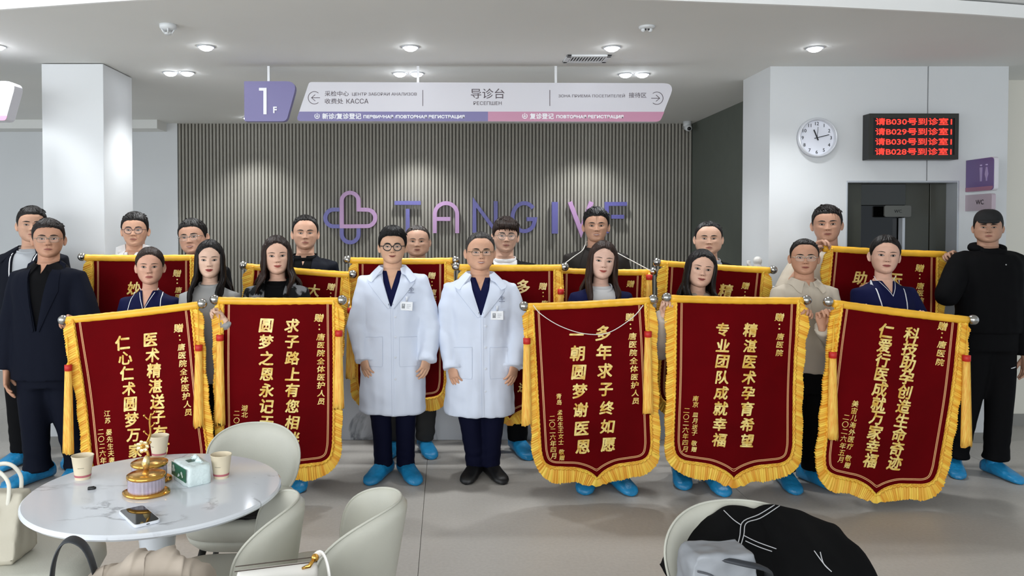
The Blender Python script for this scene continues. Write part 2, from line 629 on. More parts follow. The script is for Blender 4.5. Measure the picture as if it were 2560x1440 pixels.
# ---- hanging signs
YS = 5.95
M_signw = mat('sign_white', '#d9d7dd', 0.35)
M_purple = mat('sign_purple', '#7d77a6', 0.4)
M_pink = mat('sign_pink', '#c98fa9', 0.4)
M_ink = mat('sign_ink', '#55484f', 0.6)
M_signtext = mat('sign_letter_white', '#fbfbff', 0.5)
M_rod = mat('white_metal_rod', '#e9eaec', 0.3, metal=0.2)


def rounded_poly(pts, rads, n=6):
    """polygon in (x, z) with rounded corners"""
    out = []
    N = len(pts)
    for i in range(N):
        p = Vector(pts[i]); a = Vector(pts[i - 1]); b = Vector(pts[(i + 1) % N]); r = rads[i]
        if r <= 0:
            out.append(tuple(p)); continue
        da = (a - p).normalized(); db = (b - p).normalized()
        ang = da.angle(db); t = min(r / math.tan(ang / 2), (a - p).length * .49, (b - p).length * .49)
        A, B = p + da * t, p + db * t
        for k in range(n + 1):
            u = k / n
            out.append(tuple(A * (1 - u) ** 2 + p * 2 * u * (1 - u) + B * u ** 2))
    return out


def px_poly(pts, Y):
    return [(P(x, y, Y).x, P(x, y, Y).z) for x, y in pts]


def board(name, pts, rads, Y, th, m, parent):
    poly = rounded_poly(px_poly(pts, Y), [PXW(r, Y) for r in rads])
    return MB().prism(poly, Y, Y + th).build(name, m, parent, False)


sign1 = empty('floor_sign', P(676, 250, YS), 0, 'purple hanging sign with a large white 1 and small F', 'sign')
def into(o, parent):
    o.parent = parent
    o.matrix_parent_inverse = Matrix.Translation(-parent.location)
    return o
into(board('board', [(610, 203), (744, 203), (716, 303), (611, 303)], [3, 22, 14, 3], YS, 0.06, M_purple, None), sign1)
mb = MB()
for tx, x, y, h in (('1', 658, 253, 66), ('F', 688, 275, 16)):
    p = P(x, y, YS)
    if tx == '1':
        mb.prism(px_poly([(648, 220), (667, 220), (667, 286), (659, 286), (659, 227), (648, 227)], YS), YS - 0.008, YS)
    else:
        text_add(mb, tx, p.x, YS - 0.004, p.z, h=PXW(h, YS), depth=0.004, bold=0.03)
into(mb.build('lettering', M_signtext, None, False), sign1)
p0, p1 = P(672, 205, YS + .03), P(672, 172, YS + .03)
into(MB().box(p0.x - .009, p0.x + .009, YS + .02, YS + .04, p0.z - 0.01, CZ).build('hanger', M_rod, None, False), sign1)

sign2 = empty('direction_sign', P(1215, 250, YS), 0, 'long white hanging direction sign with a purple and pink bottom strip', 'sign')
into(board('board', [(773, 205), (1688, 208), (1650, 304), (740, 302)], [9, 20, 14, 9], YS, 0.055, M_signw, None), sign2)
into(board('strip', [(748, 279), (1220, 279), (1220, 303), (740, 302.5)], [1, 0, 0, 9], YS - 0.003, 0.004, M_purple, None), sign2)
into(board('strip', [(1220, 279), (1661, 279.5), (1650, 304), (1220, 303)], [0, 1, 14, 0], YS - 0.003, 0.004, M_pink, None), sign2)
for rx in (1045, 1389):
    p0 = P(rx, 205, YS + .03)
    into(MB().box(p0.x - .009, p0.x + .009, YS + .02, YS + .04, p0.z - 0.01, CZ).build('hanger', M_rod, None, False), sign2)


def sign_text(m, tx, x0, x1, y, h, bold=0.0, Y=YS):
    a, b = P(x0, y, Y), P(x1, y, Y)
    mb = MB()
    text_add(mb, tx, (a.x + b.x) / 2, Y - 0.002, a.z, w=b.x - a.x, h=PXW(h, Y), fat=bold * .06)
    into(mb.build('lettering', m, None, False), sign2)


mb = MB()
sign_text(M_ink, '采检中心', 812, 872, 234, 13)
sign_text(M_ink, 'ЦЕНТР ЗАБОРАИ АНАЛИЗОВ', 880, 1042, 236, 9)
sign_text(M_ink, '收费处', 812, 858, 253, 13)
sign_text(M_ink, 'КАССА', 866, 921, 253, 12)
sign_text(M_ink, '导诊台', 1177, 1261, 234, 25)
sign_text(M_ink, 'РЕСЕПШЕН', 1184, 1254, 258, 9)
sign_text(M_ink, 'ЗОНА ПРИЕМА ПОСЕТИТЕЛЕЙ', 1396, 1562, 239, 9)
sign_text(M_ink, '接待区', 1572, 1616, 238, 13)
for x in (1057, 1374.5):
    mb.prism(px_poly([(x - .7, 225), (x + .7, 225), (x + .7, 265), (x - .7, 265)], YS), YS - 0.002, YS)


def ribbon(mb, pts, w, y0, y1, closed=False, mi=0):
    """flat bar of width w following (x, z) points, extruded along y"""
    pts = [Vector(p) for p in pts]
    n = len(pts)
    L, Rr = [], []
    for i in range(n):
        a = pts[i - 1] if (closed or i) else pts[i]
        b = pts[(i + 1) % n] if (closed or i < n - 1) else pts[i]
        d0 = (pts[i] - a).normalized() if (pts[i] - a).length > 1e-9 else (b - pts[i]).normalized()
        d1 = (b - pts[i]).normalized() if (b - pts[i]).length > 1e-9 else d0
        n0, n1 = Vector((-d0.y, d0.x)), Vector((-d1.y, d1.x))
        mtr = (n0 + n1)
        mtr = mtr.normalized() if mtr.length > 1e-6 else n0
        k = 1 / max(0.35, mtr.dot(n0))
        L.append(pts[i] + mtr * (w / 2 * k)); Rr.append(pts[i] - mtr * (w / 2 * k))
    rings = [[(l.x, y0, l.y), (r.x, y0, r.y), (r.x, y1, r.y), (l.x, y1, l.y)] for l, r in zip(L, Rr)]
    if closed: rings.append(rings[0])
    return mb.loft(rings, not closed, not closed, mi)


def arcpts(cx, cy, r, a0, a1, n=12, ry=None):
    ry = r if ry is None else ry
    return [(cx + r * math.cos(math.radians(a0 + (a1 - a0) * i / n)), cy - ry * math.sin(math.radians(a0 + (a1 - a0) * i / n))) for i in range(n + 1)]


for cx, d in ((786, 1), (1642, -1)):
    sgn = 1 if d == 1 else -1
    arc = arcpts(cx, 244.5, 15.5, 50, 310, 20) if d == 1 else arcpts(cx, 245.5, 15.5, 130, -130, 20)
    ribbon(mb, px_poly(arc, YS), PXW(1.3, YS), YS - 0.002, YS)
    yy = 244.5 if d == 1 else 245.5
    ribbon(mb, px_poly([(cx + 14 * sgn, yy), (cx - 7 * sgn, yy)], YS), PXW(1.3, YS), YS - 0.002, YS)
    ribbon(mb, px_poly([(cx + 2 * sgn, yy - 8), (cx - 7 * sgn, yy), (cx + 2 * sgn, yy + 8)], YS), PXW(1.3, YS), YS - 0.002, YS)
into(mb.build('arrow_marks', M_ink, None, False), sign2)
mb = MB()
sign_text(M_signtext, '新诊/复诊登记', 806, 903, 290.5, 14, 0.02, YS - 0.003)
sign_text(M_signtext, 'ПЕРВИЧНАЯ /ПОВТОРНАЯ РЕГИСТРАЦИЯ', 909, 1161, 292.5, 9, 0.025, YS - 0.003)
sign_text(M_signtext, '复诊登记', 1325, 1384, 290.5, 14, 0.02, YS - 0.003)
sign_text(M_signtext, 'ПОВТОРНАЯ РЕГИСТРАЦИЯ', 1391, 1558, 292.5, 9, 0.025, YS - 0.003)
for cx in (793, 1312):
    ribbon(mb, px_poly(arcpts(cx, 290.5, 6, 125, 415, 16), YS), PXW(1.6, YS), YS - 0.006, YS - .003)
    ribbon(mb, px_poly([(cx, 283), (cx, 294)], YS), PXW(1.6, YS), YS - 0.006, YS - .003)
    ribbon(mb, px_poly([(cx - 3, 290), (cx, 294), (cx + 3, 290)], YS), PXW(1.6, YS), YS - 0.006, YS - .003)
into(mb.build('down_marks', M_signtext, None, False), sign2)

# sign cut off by the left edge of the picture
YL = 5.4
sign3 = empty('direction_sign', P(-150, 250, YL), 0, 'white hanging sign with pink strip at the far left edge', 'sign')
into(board('board', [(-400, 203), (41, 203), (14, 301), (-400, 301)], [3, 20, 14, 3], YL, 0.11, M_signw, None), sign3)
into(board('strip', [(-400, 289), (18, 289), (14, 301.2), (-400, 301.2)], [0, 1, 14, 0], YL - 0.003, 0.004, M_pink, None), sign3)
p0 = P(-150, 205, YL + .05)
into(MB().box(p0.x - .009, p0.x + .009, YL + .04, YL + .06, p0.z - 0.01, CZ).build('hanger', M_rod, None, False), sign3)

# ---- logo and letters on the slatted wall
YG = YB - 0.02
M_lp = mat('letter_purple', '#625fa0', 0.4)
M_lk = mat('letter_pink', '#b890bb', 0.4)
lw = PXW(9.8, YG)


def glyph(name, label, cat, strokes, m, w=None, group='raised letters on the slatted wall'):
    mb = MB()
    for s in strokes:
        closed = s[0] == 'closed'
        if closed: s = s[1:]
        ribbon(mb, px_poly(s, YG), w or lw, YG - 0.03, YG + 0.016, closed)
    o = mb.build(name, m, None, False)
    return tag(o, label, cat, group)


emb = empty('wall_emblem', P(876, 545, YG), 0, 'pink and purple plus and heart emblem on the slatted wall', 'emblem')
mb = MB()
pts = [(855, 566)] + arcpts(876, 503, 21, 180, 0, 14) + [(897, 524)] + arcpts(918, 545, 20.5, 90, -90, 14)
ribbon(mb, px_poly(pts, YG), lw, YG - 0.034, YG + 0.016, True)
into(mb.build('pink_loop', M_lk, None, False), emb)
mb = MB()
ribbon(mb, px_poly([(851, 524)] + arcpts(835, 545, 21, 90, 270, 14) + [(851, 566)], YG), lw, YG - 0.03, YG + 0.016)
ribbon(mb, px_poly([(855, 570)] + arcpts(876, 585, 21, 180, 360, 14) + [(897, 570)], YG), lw, YG - 0.03, YG + 0.016)
into(mb.build('purple_loop', M_lp, None, False), emb)
glyph('wall_letter', 'purple raised letter T on the slatted wall', 'letter', [[(986.6, 507.5), (1052, 507.5)], [(1019.5, 522), (1019.5, 583)]], M_lp)
glyph('wall_letter', 'pink raised letter A with rounded top on the slatted wall', 'letter', [[(1087, 583)] + arcpts(1115, 536, 28, 180, 0, 18) + [(1143, 583)], [(1092, 547.5), (1126, 547.5)]], M_lk)
glyph('wall_letter', 'purple raised letter N on the slatted wall', 'letter', [[(1186, 582), (1186, 506), (1239, 578), (1239, 503)]], M_lp)
glyph('wall_letter', 'purple raised letter G on the slatted wall', 'letter', [arcpts(1310, 543, 29, 40, 322, 24, 35) + [(1337, 548), (1316, 548)]], M_lp)
glyph('wall_letter', 'purple raised letter I, a plain upright bar on the slatted wall', 'letter', [[(1386.5, 505), (1386.5, 584)]], M_lp, PXW(15, YG))
glyph('wall_letter', 'pink raised letter V partly behind the tallest man\'s head', 'letter', [[(1424, 505), (1452, 579), (1478, 505)]], M_lk, PXW(11, YG))
glyph('wall_letter', 'purple raised letter F at the end of the wall lettering', 'letter', [[(1516, 583), (1516, 510), (1566, 510)], [(1528, 542), (1559, 542)]], M_lp)

# ---- wall clock
ck = empty('wall_clock', P(2040, 345, YR), 0, 'round white wall clock with black numerals', 'clock')
mb = MB()
rc = PXW(49, YR)
prof = [(rc * .86, -0.012), (rc * .90, -0.04), (rc * .95, -0.045), (rc, -0.03), (rc, 0.0)]
rings = [[(r * math.cos(2 * PI * k / 48), y, r * math.sin(2 * PI * k / 48)) for k in range(48)] for r, y in prof]
mb.loft(rings, False, True)
mb.build('rim', mat('clock_rim', '#d7d9de', 0.3, metal=0.2), ck, True)
mb = MB(); mb.loft([[(rc * .9 * math.cos(2 * PI * k / 48), y, rc * .9 * math.sin(2 * PI * k / 48)) for k in range(48)] for y in (-0.012, -0.002)])
mb.build('dial', mat('clock_dial', '#e9ebf4', 0.3), ck, False)
for k in range(1, 13):
    a = PI / 2 - k * PI / 6
    mb = MB(); text_add(mb, str(k), rc * .72 * math.cos(a), -0.0135, rc * .72 * math.sin(a), h=rc * .17, depth=0.0008)
    mb.build('numeral', M_black, ck, False)
for ang, l0, l1, w in ((113, -.14, .44, .05), (14, -.14, .62, .035), (86, -.1, .55, .012)):
    a = math.radians(ang); d = (math.cos(a), math.sin(a))
    mb = MB(); ribbon(mb, [(d[0] * rc * l0, d[1] * rc * l0), (d[0] * rc * l1, d[1] * rc * l1)], rc * w, -0.02 - l1 * .002, -0.017 - l1 * .002)
    mb.build('hand', M_black, ck, False)

# ---- LED display
led = empty('led_display', P(2266, 345, YR), 0, 'black box LED display with four rows of red text', 'display')
w2, h2 = PXW(111, YR - .08), PXW(57, YR - .08)
MB().box(-w2, w2, -0.09, 0, -h2, h2).build('case', M_black, led, False, bevel=0.003)
mb = MB()
for x0, x1, z0, z1 in ((-w2, w2, h2 - .035, h2), (-w2, w2, -h2, -h2 + .035), (-w2, -w2 + .03, -h2 + .035, h2 - .035), (w2 - .03, w2, -h2 + .035, h2 - .035)):
    mb.box(x0, x1, -0.097, -0.0895, z0, z1)
mb.build('bezel', mat('led_bezel', '#2a2a24', 0.5), led, False)
for i, s in enumerate(('请B030号到诊室1', '请B029号到诊室1', '请B030号到诊室1', '请B028号到诊室1')):
    mb = MB(); text_add(mb, s, 0, -0.0915, (1.5 - i) * PXW(24.5, YR), w=PXW(190, YR - .09), h=PXW(17, YR), depth=0.0, fat=0.0012)
    mb.build('led_text', emitter('led_red', '#ff3a30', 1.6), led, False)

# ---- restroom signs sticking out of the wall
wc1 = empty('restroom_sign', (P(2415, 440, YR).x, YR, P(2415, 441, YR).z), 0, 'purple projecting restroom sign with two pale figures', 'sign')
wc2 = empty('restroom_sign', (P(2413, 508, YR).x, YR, P(2413, 508, YR).z), 0, 'small grey pink projecting plate reading WC', 'sign')
def flag(parent, hh, depth, m, rr):
    poly = rounded_poly([(0, -hh), (-depth, -hh), (-depth, hh), (0, hh)], [0, rr, rr, 0])
    n = len(poly)
    mb = MB()
    mb.loft([[(x, y, z) for y, z in poly] for x in (0, 0.03)])
    return mb.build('plate', m, parent, False)
flag(wc1, PXW(40, YR), 0.31, M_signw, 0.03)
mb = MB()
poly = rounded_poly([(-0.005, -PXW(39, YR)), (-.305, -PXW(39, YR)), (-.305, PXW(39, YR)), (-0.005, PXW(39, YR))], [0, .03, .03, 0])
mb.loft([[(x, y, z) for y, z in poly] for x in (-0.004, 0.0)])
mb.build('purple_face', mat('wc_purple', '#6c588a', 0.35), wc1, False)
mb = MB(); mb.loft([[(x, y, z) for y, z in [(-.005, -PXW(39, YR)), (-.28, -PXW(39, YR)), (-.30, -PXW(34, YR)), (-.30, -PXW(29, YR)), (-.005, -PXW(29, YR))]] for x in (-0.006, -0.003)])
mb.build('pink_band', mat('wc_pink', '#a06f86', 0.4), wc1, False)
mb = MB()
for yy, kind in ((-0.175, 0), (-0.235, 1)):
    mb.lathe([(0.002, 0), (0.011, 0.004), (0.011, 0.012), (0.002, 0.016)], 10, (-0.004, yy, 0.062))
    body = [(-.014, .055), (.014, .055), (.010, -.02), (.008, -.05), (-.008, -.05), (-.010, -.02)] if kind == 0 else [(-.006, .055), (.006, .055), (.018, .0), (.006, -.03), (.005, -.05), (-.005, -.05), (-.006, -.03), (-.018, .0)]
    mb.loft([[(x, yy + a, z) for a, z in body] for x in (-0.0075, -0.0035)])
mb.build('figures', mat('wc_figure', '#a796c0', 0.5), wc1, False)
flag(wc2, PXW(20, YR), 0.29, mat('wc_plate', '#b9a9b3', 0.4), 0.02)
mb = MB()
tm = text_mesh('WC', size=0.05, depth=0.001, bold=0.0)
co = [v.co for v in tm.vertices]
mb.add([(-0.002, -0.165 + -(c.x), c.y) for c in co], [tuple(p.vertices) for p in tm.polygons])
mb.build('lettering', mat('wc_ink', '#7d5f74', 0.5), wc2, False)
# plate added as the reflection of the WC sign in the door glass
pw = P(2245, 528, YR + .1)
wc3 = empty('mirrored_sign', pw, 0, 'dim grey plate added as the reflection of the WC sign in the door glass', 'sign')
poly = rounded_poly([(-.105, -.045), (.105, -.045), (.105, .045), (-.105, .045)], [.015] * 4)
MB().prism(poly, 0, 0.015).build('plate', mat('mirrored_plate', '#5b5c57', 0.4), wc3, False)
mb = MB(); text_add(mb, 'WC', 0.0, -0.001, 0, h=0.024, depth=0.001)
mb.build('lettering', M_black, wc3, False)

# ---- ceiling fittings
M_lamp = emitter('lamp_lens', '#f4f8ff', 26)
M_ring = mat('lamp_trim', '#c9ccd0', 0.3, metal=0.4)


def at_ceiling(px, py, z=CZ):
    """point of the ceiling plane seen at a pixel"""
    a = P(px, py, 1.0) - Vector((0, 0, CAMH))
    return Vector((0, 0, CAMH)) + a * ((z - CAMH) / a.z)


def downlight(p, r, label, group, energy, size=math.radians(110), blend=0.8):
    e = empty('downlight', p, 0, label, 'ceiling light', group)
    mb = MB(); mb.lathe([(r * .78, -0.002), (r * .84, -0.009), (r, -0.006), (r * 1.0, 0.004)], 28, cap0=False, cap1=False)
    mb.build('trim_ring', M_ring, e)
    mb = MB(); mb.lathe([(0.001, -0.030), (r * .35, -0.028), (r * .62, -0.020), (r * .78, -0.006), (r * .8, 0.004)], 24)
    mb.build('lens', M_lamp, e)
    l = bpy.data.lights.new('downlight_beam', 'SPOT'); l.energy = energy; l.spot_size = size; l.spot_blend = blend; l.shadow_soft_size = r
    l.color = (0.95, 0.98, 1.0)
    o = bpy.data.objects.new('downlight_beam', l); COL.objects.link(o); o.parent = e; o.location = (0, 0, -0.045)
    return e


for i, px in enumerate((-8, 515, 1026, 1530, 2037)):
    downlight(at_ceiling(px, 115 + 0.002 * px), 0.062, ('leftmost', 'second from left', 'middle', 'second from right', 'rightmost')[i] + ' recessed downlight in the front row of five', 'front row downlights', LAMP)
for a, px in enumerate((447, 1021, 1585)):
    for b, d in enumerate((-21, 21)):
        downlight(at_ceiling(px + d, 181 + a * 2), 0.062, ('left', 'right')[b] + ' lamp of the ' + ('left', 'middle', 'right')[a] + ' downlight pair above the hanging signs', 'paired downlights', LAMP * 0.7)
for i, px in enumerate((618, 1040, 1480)):
    p = at_ceiling(px, 294)
    downlight(p, 0.05, ('left', 'middle', 'right')[i] + ' downlight washing the slatted wall', 'wall washing downlights', WASH, math.radians(105), 0.8)

sd = empty('smoke_detector', at_ceiling(420, 62), 0, 'white round smoke detector near the left front downlight', 'smoke detector')
MB().lathe([(0.001, -0.034), (0.03, -0.034), (0.05, -0.022), (0.052, 0.0)], 28).build('base', M_white, sd)
mb = MB(); mb.lathe([(0.001, -0.062), (0.02, -0.06), (0.026, -0.052), (0.001, -0.052)], 20)
for k in range(5):
    a = 2 * PI * k / 5; mb.tube([(0.04 * math.cos(a), 0.04 * math.sin(a), -0.03), (0.022 * math.cos(a), 0.022 * math.sin(a), -0.056)], 0.005, 6)
mb.build('cage', M_white, sd)
sd = empty('ceiling_sensor', at_ceiling(1617, 66), 0, 'small white ceiling sensor with two dark eyes', 'sensor')
MB().lathe([(0.001, -0.016), (0.035, -0.016), (0.048, -0.009), (0.05, 0.0)], 28).build('base', M_white, sd)
mb = MB()
for x in (-0.022, 0.022): mb.ball((x, 0, -0.022), 0.014)
mb.build('knobs', M_white, sd)
mb = MB()
for x in (-0.012, 0.012): mb.ball((x, -0.006, -0.021), 0.007)
mb.build('eyes', M_black, sd)

# ventilation grille
A0, A1, A2, A3 = at_ceiling(1411, 136), at_ceiling(1530, 136), at_ceiling(1508, 154), at_ceiling(1403, 153)
vx0, vx1, vy0, vy1 = A0.x, A1.x, A0.y, A3.y
vx0, vx1 = min(A0.x, A3.x) + .02, A1.x
v = empty('ceiling_vent', ((vx0 + vx1) / 2, (vy0 + vy1) / 2, CZ), 0, 'white rectangular ceiling vent with dark slots', 'vent')
wx, wy = (vx1 - vx0) / 2, (vy1 - vy0) / 2
mb = MB()
t = .035
mb.box(-wx, wx, -wy, -wy + t, -0.014, 0).box(-wx, wx, wy - t, wy, -0.014, 0).box(-wx, -wx + t, -wy, wy, -0.014, 0).box(wx - t, wx, -wy, wy, -0.014, 0)
mb.build('frame', M_white, v, False, bevel=0.003)
MB().box(-wx + t, wx - t, -wy + t, wy - t, -0.003, 0).build('backing', M_black, v, False)
for k in range(12):
    x = -wx + t + (k + .5) * (2 * wx - 2 * t) / 12
    o = MB().box(-0.004, 0.004, -wy + t, wy - t, -0.012, 0.0).build('louver', M_white, v, False)
    o.location = (x, 0, -0.001); o.rotation_euler = (0, 0.35, 0)

# security camera in the corner
pc = P(1718, 318, YB - 0.15)
sc_ = empty('security_camera', (pc.x, pc.y, CZ - 0.02), 0, 'small white security camera in the corner above the slats', 'camera')
MB().lathe([(0.045, 0.02), (0.045, -0.03), (0.03, -0.045)], 20).build('mount', M_white, sc_)
MB().tube([(0, 0.05, -0.03), (0, -0.04, -0.06), (0, -0.07, -0.07)], [0.04, 0.038, 0.034], 16).build('body', M_white, sc_)
MB().ball((0, -0.072, -0.072), 0.022).build('lens', M_black, sc_)

# ================================================================ people
def pchip(xs, ys):
    xs = np.array(xs, float); ys = np.array(ys, float)
    h = np.diff(xs); d = np.diff(ys) / h
    m = np.zeros_like(ys)
    m[0], m[-1] = d[0], d[-1]
    for i in range(1, len(xs) - 1):
        m[i] = 0 if d[i - 1] * d[i] <= 0 else 2 * d[i - 1] * d[i] / (d[i - 1] + d[i])

    def f(x):
        x = np.clip(np.asarray(x, float), xs[0], xs[-1])
        i = np.clip(np.searchsorted(xs, x) - 1, 0, len(h) - 1)
        t = (x - xs[i]) / h[i]
        return ((1 + 2 * t) * (1 - t) ** 2 * ys[i] + t * (1 - t) ** 2 * h[i] * m[i] + t * t * (3 - 2 * t) * ys[i + 1] + t * t * (t - 1) * h[i] * m[i + 1])
    return f


# head section: half width, front and back extents by height above the chin (unit: chin to crown)
HZ = [-0.03, -0.012, 0.0, .03, .07, .12, .2, .3, .4, .5, .6, .7, .8, .87, .93, .97, .992, 1.0]
HA = [.03, .085, .125, .168, .20, .232, .268, .298, .318, .328, .334, .330, .298, .25, .185, .12, .06, .0]
HF = [.18, .325, .36, .385, .395, .39, .385, .395, .40, .40, .405, .392, .345, .285, .205, .13, .065, .0]
HB = [.10, .12, .14, .16, .18, .22, .29, .37, .43, .465, .475, .465, .42, .355, .26, .165, .08, .0]
fA, fF, fB = pchip(HZ, HA), pchip(HZ, HF), pchip(HZ, HB)
NCOL = 104
UU = np.linspace(-PI, PI, NCOL, endpoint=False)
TH = UU - 0.58 * np.sin(UU)


def sm_max(a, b, k=0.03):
    h = np.clip(0.5 + 0.5 * (a - b) / k, 0, 1)
    return b * (1 - h) + a * h + k * h * (1 - h)


def smooth01(t):
    t = np.clip(t, 0, 1)
    return t * t * (3 - 2 * t)


def head_r(th, z, wide=1.0, jaw=1.0):
    """radius of the skull about its axis in direction th (0 = front)"""
    jw = 1 + (jaw - 1) * np.clip(1 - abs(z - .14) / .3, 0, 1)
    a = np.maximum(fA(z) * wide * jw, 1e-4)
    b = np.maximum(np.where(np.cos(th) > 0, fF(z), fB(z)), 1e-4)
    n = 2.25
    return ((np.abs(np.sin(th)) / a) ** n + (np.abs(np.cos(th)) / b) ** n) ** (-1 / n)


def g(x, s):
    return np.exp(-(x / s) ** 2)


def face_relief(x, z, f):
    """forward displacement of the face"""
    nose_l, ft = f.get('nose', 1.0), f.get('fem', 0)
    nz = np.where(z > .345, np.clip((.56 - z) / .215, 0, 1) ** 1.25, np.clip((z - .296) / .049, 0, 1) ** .6)
    wz = .042 + .018 * np.clip((.5 - z) / .16, 0, 1)
    d = .082 * nose_l * nz * np.exp(-(np.abs(x) / wz) ** 2.3)
    d = d + .030 * nose_l * np.exp(-(((np.abs(x) - .058) / .028) ** 2 + ((z - .335) / .028) ** 2))          # nostrils
    d = d - .034 * np.exp(-(((np.abs(x) - .14) / .085) ** 2 + ((z - .482) / .045) ** 2))                        # eye sockets
    d = d + .014 * np.exp(-(((np.abs(x) - .135) / .075) ** 2 + ((z - .470) / .022) ** 2))                       # lids
    d = d + (.014 - .006 * ft) * np.exp(-(((np.abs(x) - .12) / .10) ** 2 + ((z - .555) / .03) ** 2))           # brow
    d = d + .018 * np.exp(-(((np.abs(x) - .20) / .075) ** 2 + ((z - .385) / .06) ** 2))                         # cheek
    d = d - .010 * np.exp(-(((np.abs(x) - .105) / .03) ** 2 + ((z - .27) / .05) ** 2)) * f.get('fold', 1.0)    # nasolabial fold
    d = d + .020 * np.exp(-((x / .10) ** 2 + ((z - .195) / .045) ** 2))                                          # mouth mass
    d = d + .012 * np.exp(-((x / .075) ** 2 + ((z - .222) / .014) ** 2)) + .014 * np.exp(-((x / .065) ** 2 + ((z - .178) / .017) ** 2))
    d = d - .012 * np.exp(-((x / .09) ** 2 + ((z - .203) / .008) ** 2))
    d = d - .012 * np.exp(-((x / .08) ** 2 + ((z - .135) / .022) ** 2))
    d = d + .022 * np.exp(-((x / .075) ** 2 + ((z - .065) / .045) ** 2))
    d = d - .008 * np.exp(-((x / .012) ** 2 + ((z - .262) / .03) ** 2))
    return d


# torso section in metres relative to the chin of a person whose head is 0.225 m: half width, front, back
TZ = [-.80, -.72, -.62, -.52, -.42, -.33, -.25, -.20, -.165, -.14, -.122, -.108, -.095, -.08, -.06, -.03]
TZ = [z + .03 for z in TZ]
TM = [(.150, .09, .10), (.168, .105, .115), (.170, .112, .112), (.160, .115, .098), (.160, .122, .098), (.172, .128, .105), (.182, .125, .108),
      (.188, .115, .105), (.186, .104, .100), (.172, .092, .094), (.146, .080, .088), (.114, .068, .084), (.088, .060, .082), (.069, .054, .080), (.060, .050, .077), (.056, .050, .074)]
TF = [(.160, .09, .105), (.172, .10, .12), (.165, .10, .105), (.138, .10, .088), (.140, .105, .085), (.152, .125, .09), (.160, .128, .094),
      (.164, .110, .094), (.162, .092, .092), (.150, .080, .088), (.128, .069, .082), (.100, .060, .078), (.076, .052, .074), (.058, .045, .070), (.050, .041, .066), (.047, .041, .064)]


def torso_fn(fem, bulk=1.0):
    T = TF if fem else TM
    return [pchip(TZ, [t[i] * (1 if k > 12 else bulk) for k, t in enumerate(T)]) for i in range(3)]


def se_ring(a, f, b, z, n=40, e=2.4, y0=0.0):
    out = []
    for k in range(n):
        th = 2 * PI * k / n
        c, s = math.cos(th), math.sin(th)
        bb = f if c > 0 else b
        r = ((abs(s) / a) ** e + (abs(c) / bb) ** e) ** (-1 / e)
        out.append((r * s, y0 - r * c, z))
    return out


def hand_mesh(curl, spread=0.0, thumb=(0.5, 0.35), n=8):
    """hand in its own frame: wrist at origin, fingers towards +z, palm towards -y, thumb on +x"""
    mb = MB()
    L = [(.074, .0088), (.083, .0092), (.077, .0088), (.060, .0078)]
    X = [.031, .0105, -.0105, -.030]
    B = [.088, .093, .089, .080]
    for i in range(4):
        p = Vector((X[i] * .8, 0.002, .05)); path = [p.copy()]; rad = [.0105]
        p = Vector((X[i], 0.0, B[i])); path.append(p.copy()); rad.append(L[i][1] * 1.12)
        ang = 0.0
        sp = spread * (1.5 - i) * .5
        for s, fr in enumerate((.42, .32, .26)):
            ang += curl[i] * (.95, 1.1, .75)[s]
            d = Vector((math.sin(sp) * math.cos(ang), -math.sin(ang), math.cos(ang) * math.cos(sp)))
            q = p + d * (L[i][0] * fr)
            path += [(p + q) / 2, q.copy()]; rad += [L[i][1] * (1.02 - .06 * s), L[i][1] * (1.0 - .1 * s)]
            p = q
        rad[-1] *= .72
        mb.tube(path, rad, n)
    ta, tb = thumb
    path = [Vector((.018, -.006, .022)), Vector((.036, -.012, .045))]
    d = Vector((math.sin(ta), -math.sin(tb), math.cos(ta))).normalized()
    path.append(path[-1] + d * .03)
    d2 = (d + Vector((-.35, -.25, .1))).normalized()
    path.append(path[-1] + d2 * .028)
    mb.tube([path[0], path[1], path[2], (path[2] + path[3]) / 2, path[3]], [.013, .0125, .0105, .0098, .007], n)
    rings = []
    for z, a, t in ((-.02, .024, .019), (.0, .026, .019), (.02, .031, .017), (.05, .039, .016), (.078, .041, .0145), (.094, .038, .011)):
        rings.append([(a * math.cos(2 * PI * k / 14), t * math.sin(2 * PI * k / 14), z) for k in range(14)])
    mb.loft(rings)
    return melt(mb, 0.0034, 2, 0.45)


HANDS = {
    'relaxed': hand_mesh((.28, .33, .36, .40), 0.05, (.25, .5)),
    'grip': hand_mesh((1.05, 1.1, 1.12, 1.15), 0.0, (.1, 1.0)),
    'hook': hand_mesh((.78, .8, .82, .85), 0.0, (.2, .9)),
    'tips': hand_mesh((.55, .6, .62, .66), 0.08, (.3, .8)),
}
HANDS = {k: ([v.co.copy() for v in me.vertices], [tuple(p.vertices) for p in me.polygons]) for k, me in HANDS.items()}


def hand_matrix(wrist, fdir, palm, k=1.0, left=False):
    z = Vector(fdir).normalized()
    y = -(Vector(palm) - z * Vector(palm).dot(z)).normalized()
    x = y.cross(z)
    if left: x = -x
    M = Matrix((x, y, z)).transposed().to_4x4()
    return Matrix.Translation(wrist) @ M @ Matrix.Diagonal((k, k, k, 1))


def head_warp(f, k):
    """turns and tilts the head about the top of the neck"""
    yaw, pitch, roll = f.get('yaw', 0), f.get('pitch', 0), f.get('roll', 0)
    M = Matrix.Rotation(math.radians(roll), 4, 'Y') @ Matrix.Rotation(math.radians(yaw), 4, 'Z') @ Matrix.Rotation(math.radians(pitch), 4, 'X')
    piv = Vector((0, .02 * k, -.02 * k))
    q = M.to_quaternion()
    from mathutils import Quaternion
    I = Quaternion()

    def w(p):
        p = Vector(p)
        t = float(smooth01((p.z + .085 * k) / (.085 * k)))
        if t <= 0: return p
        return piv + I.slerp(q, t) @ (p - piv)
    return w


SKIN = {}


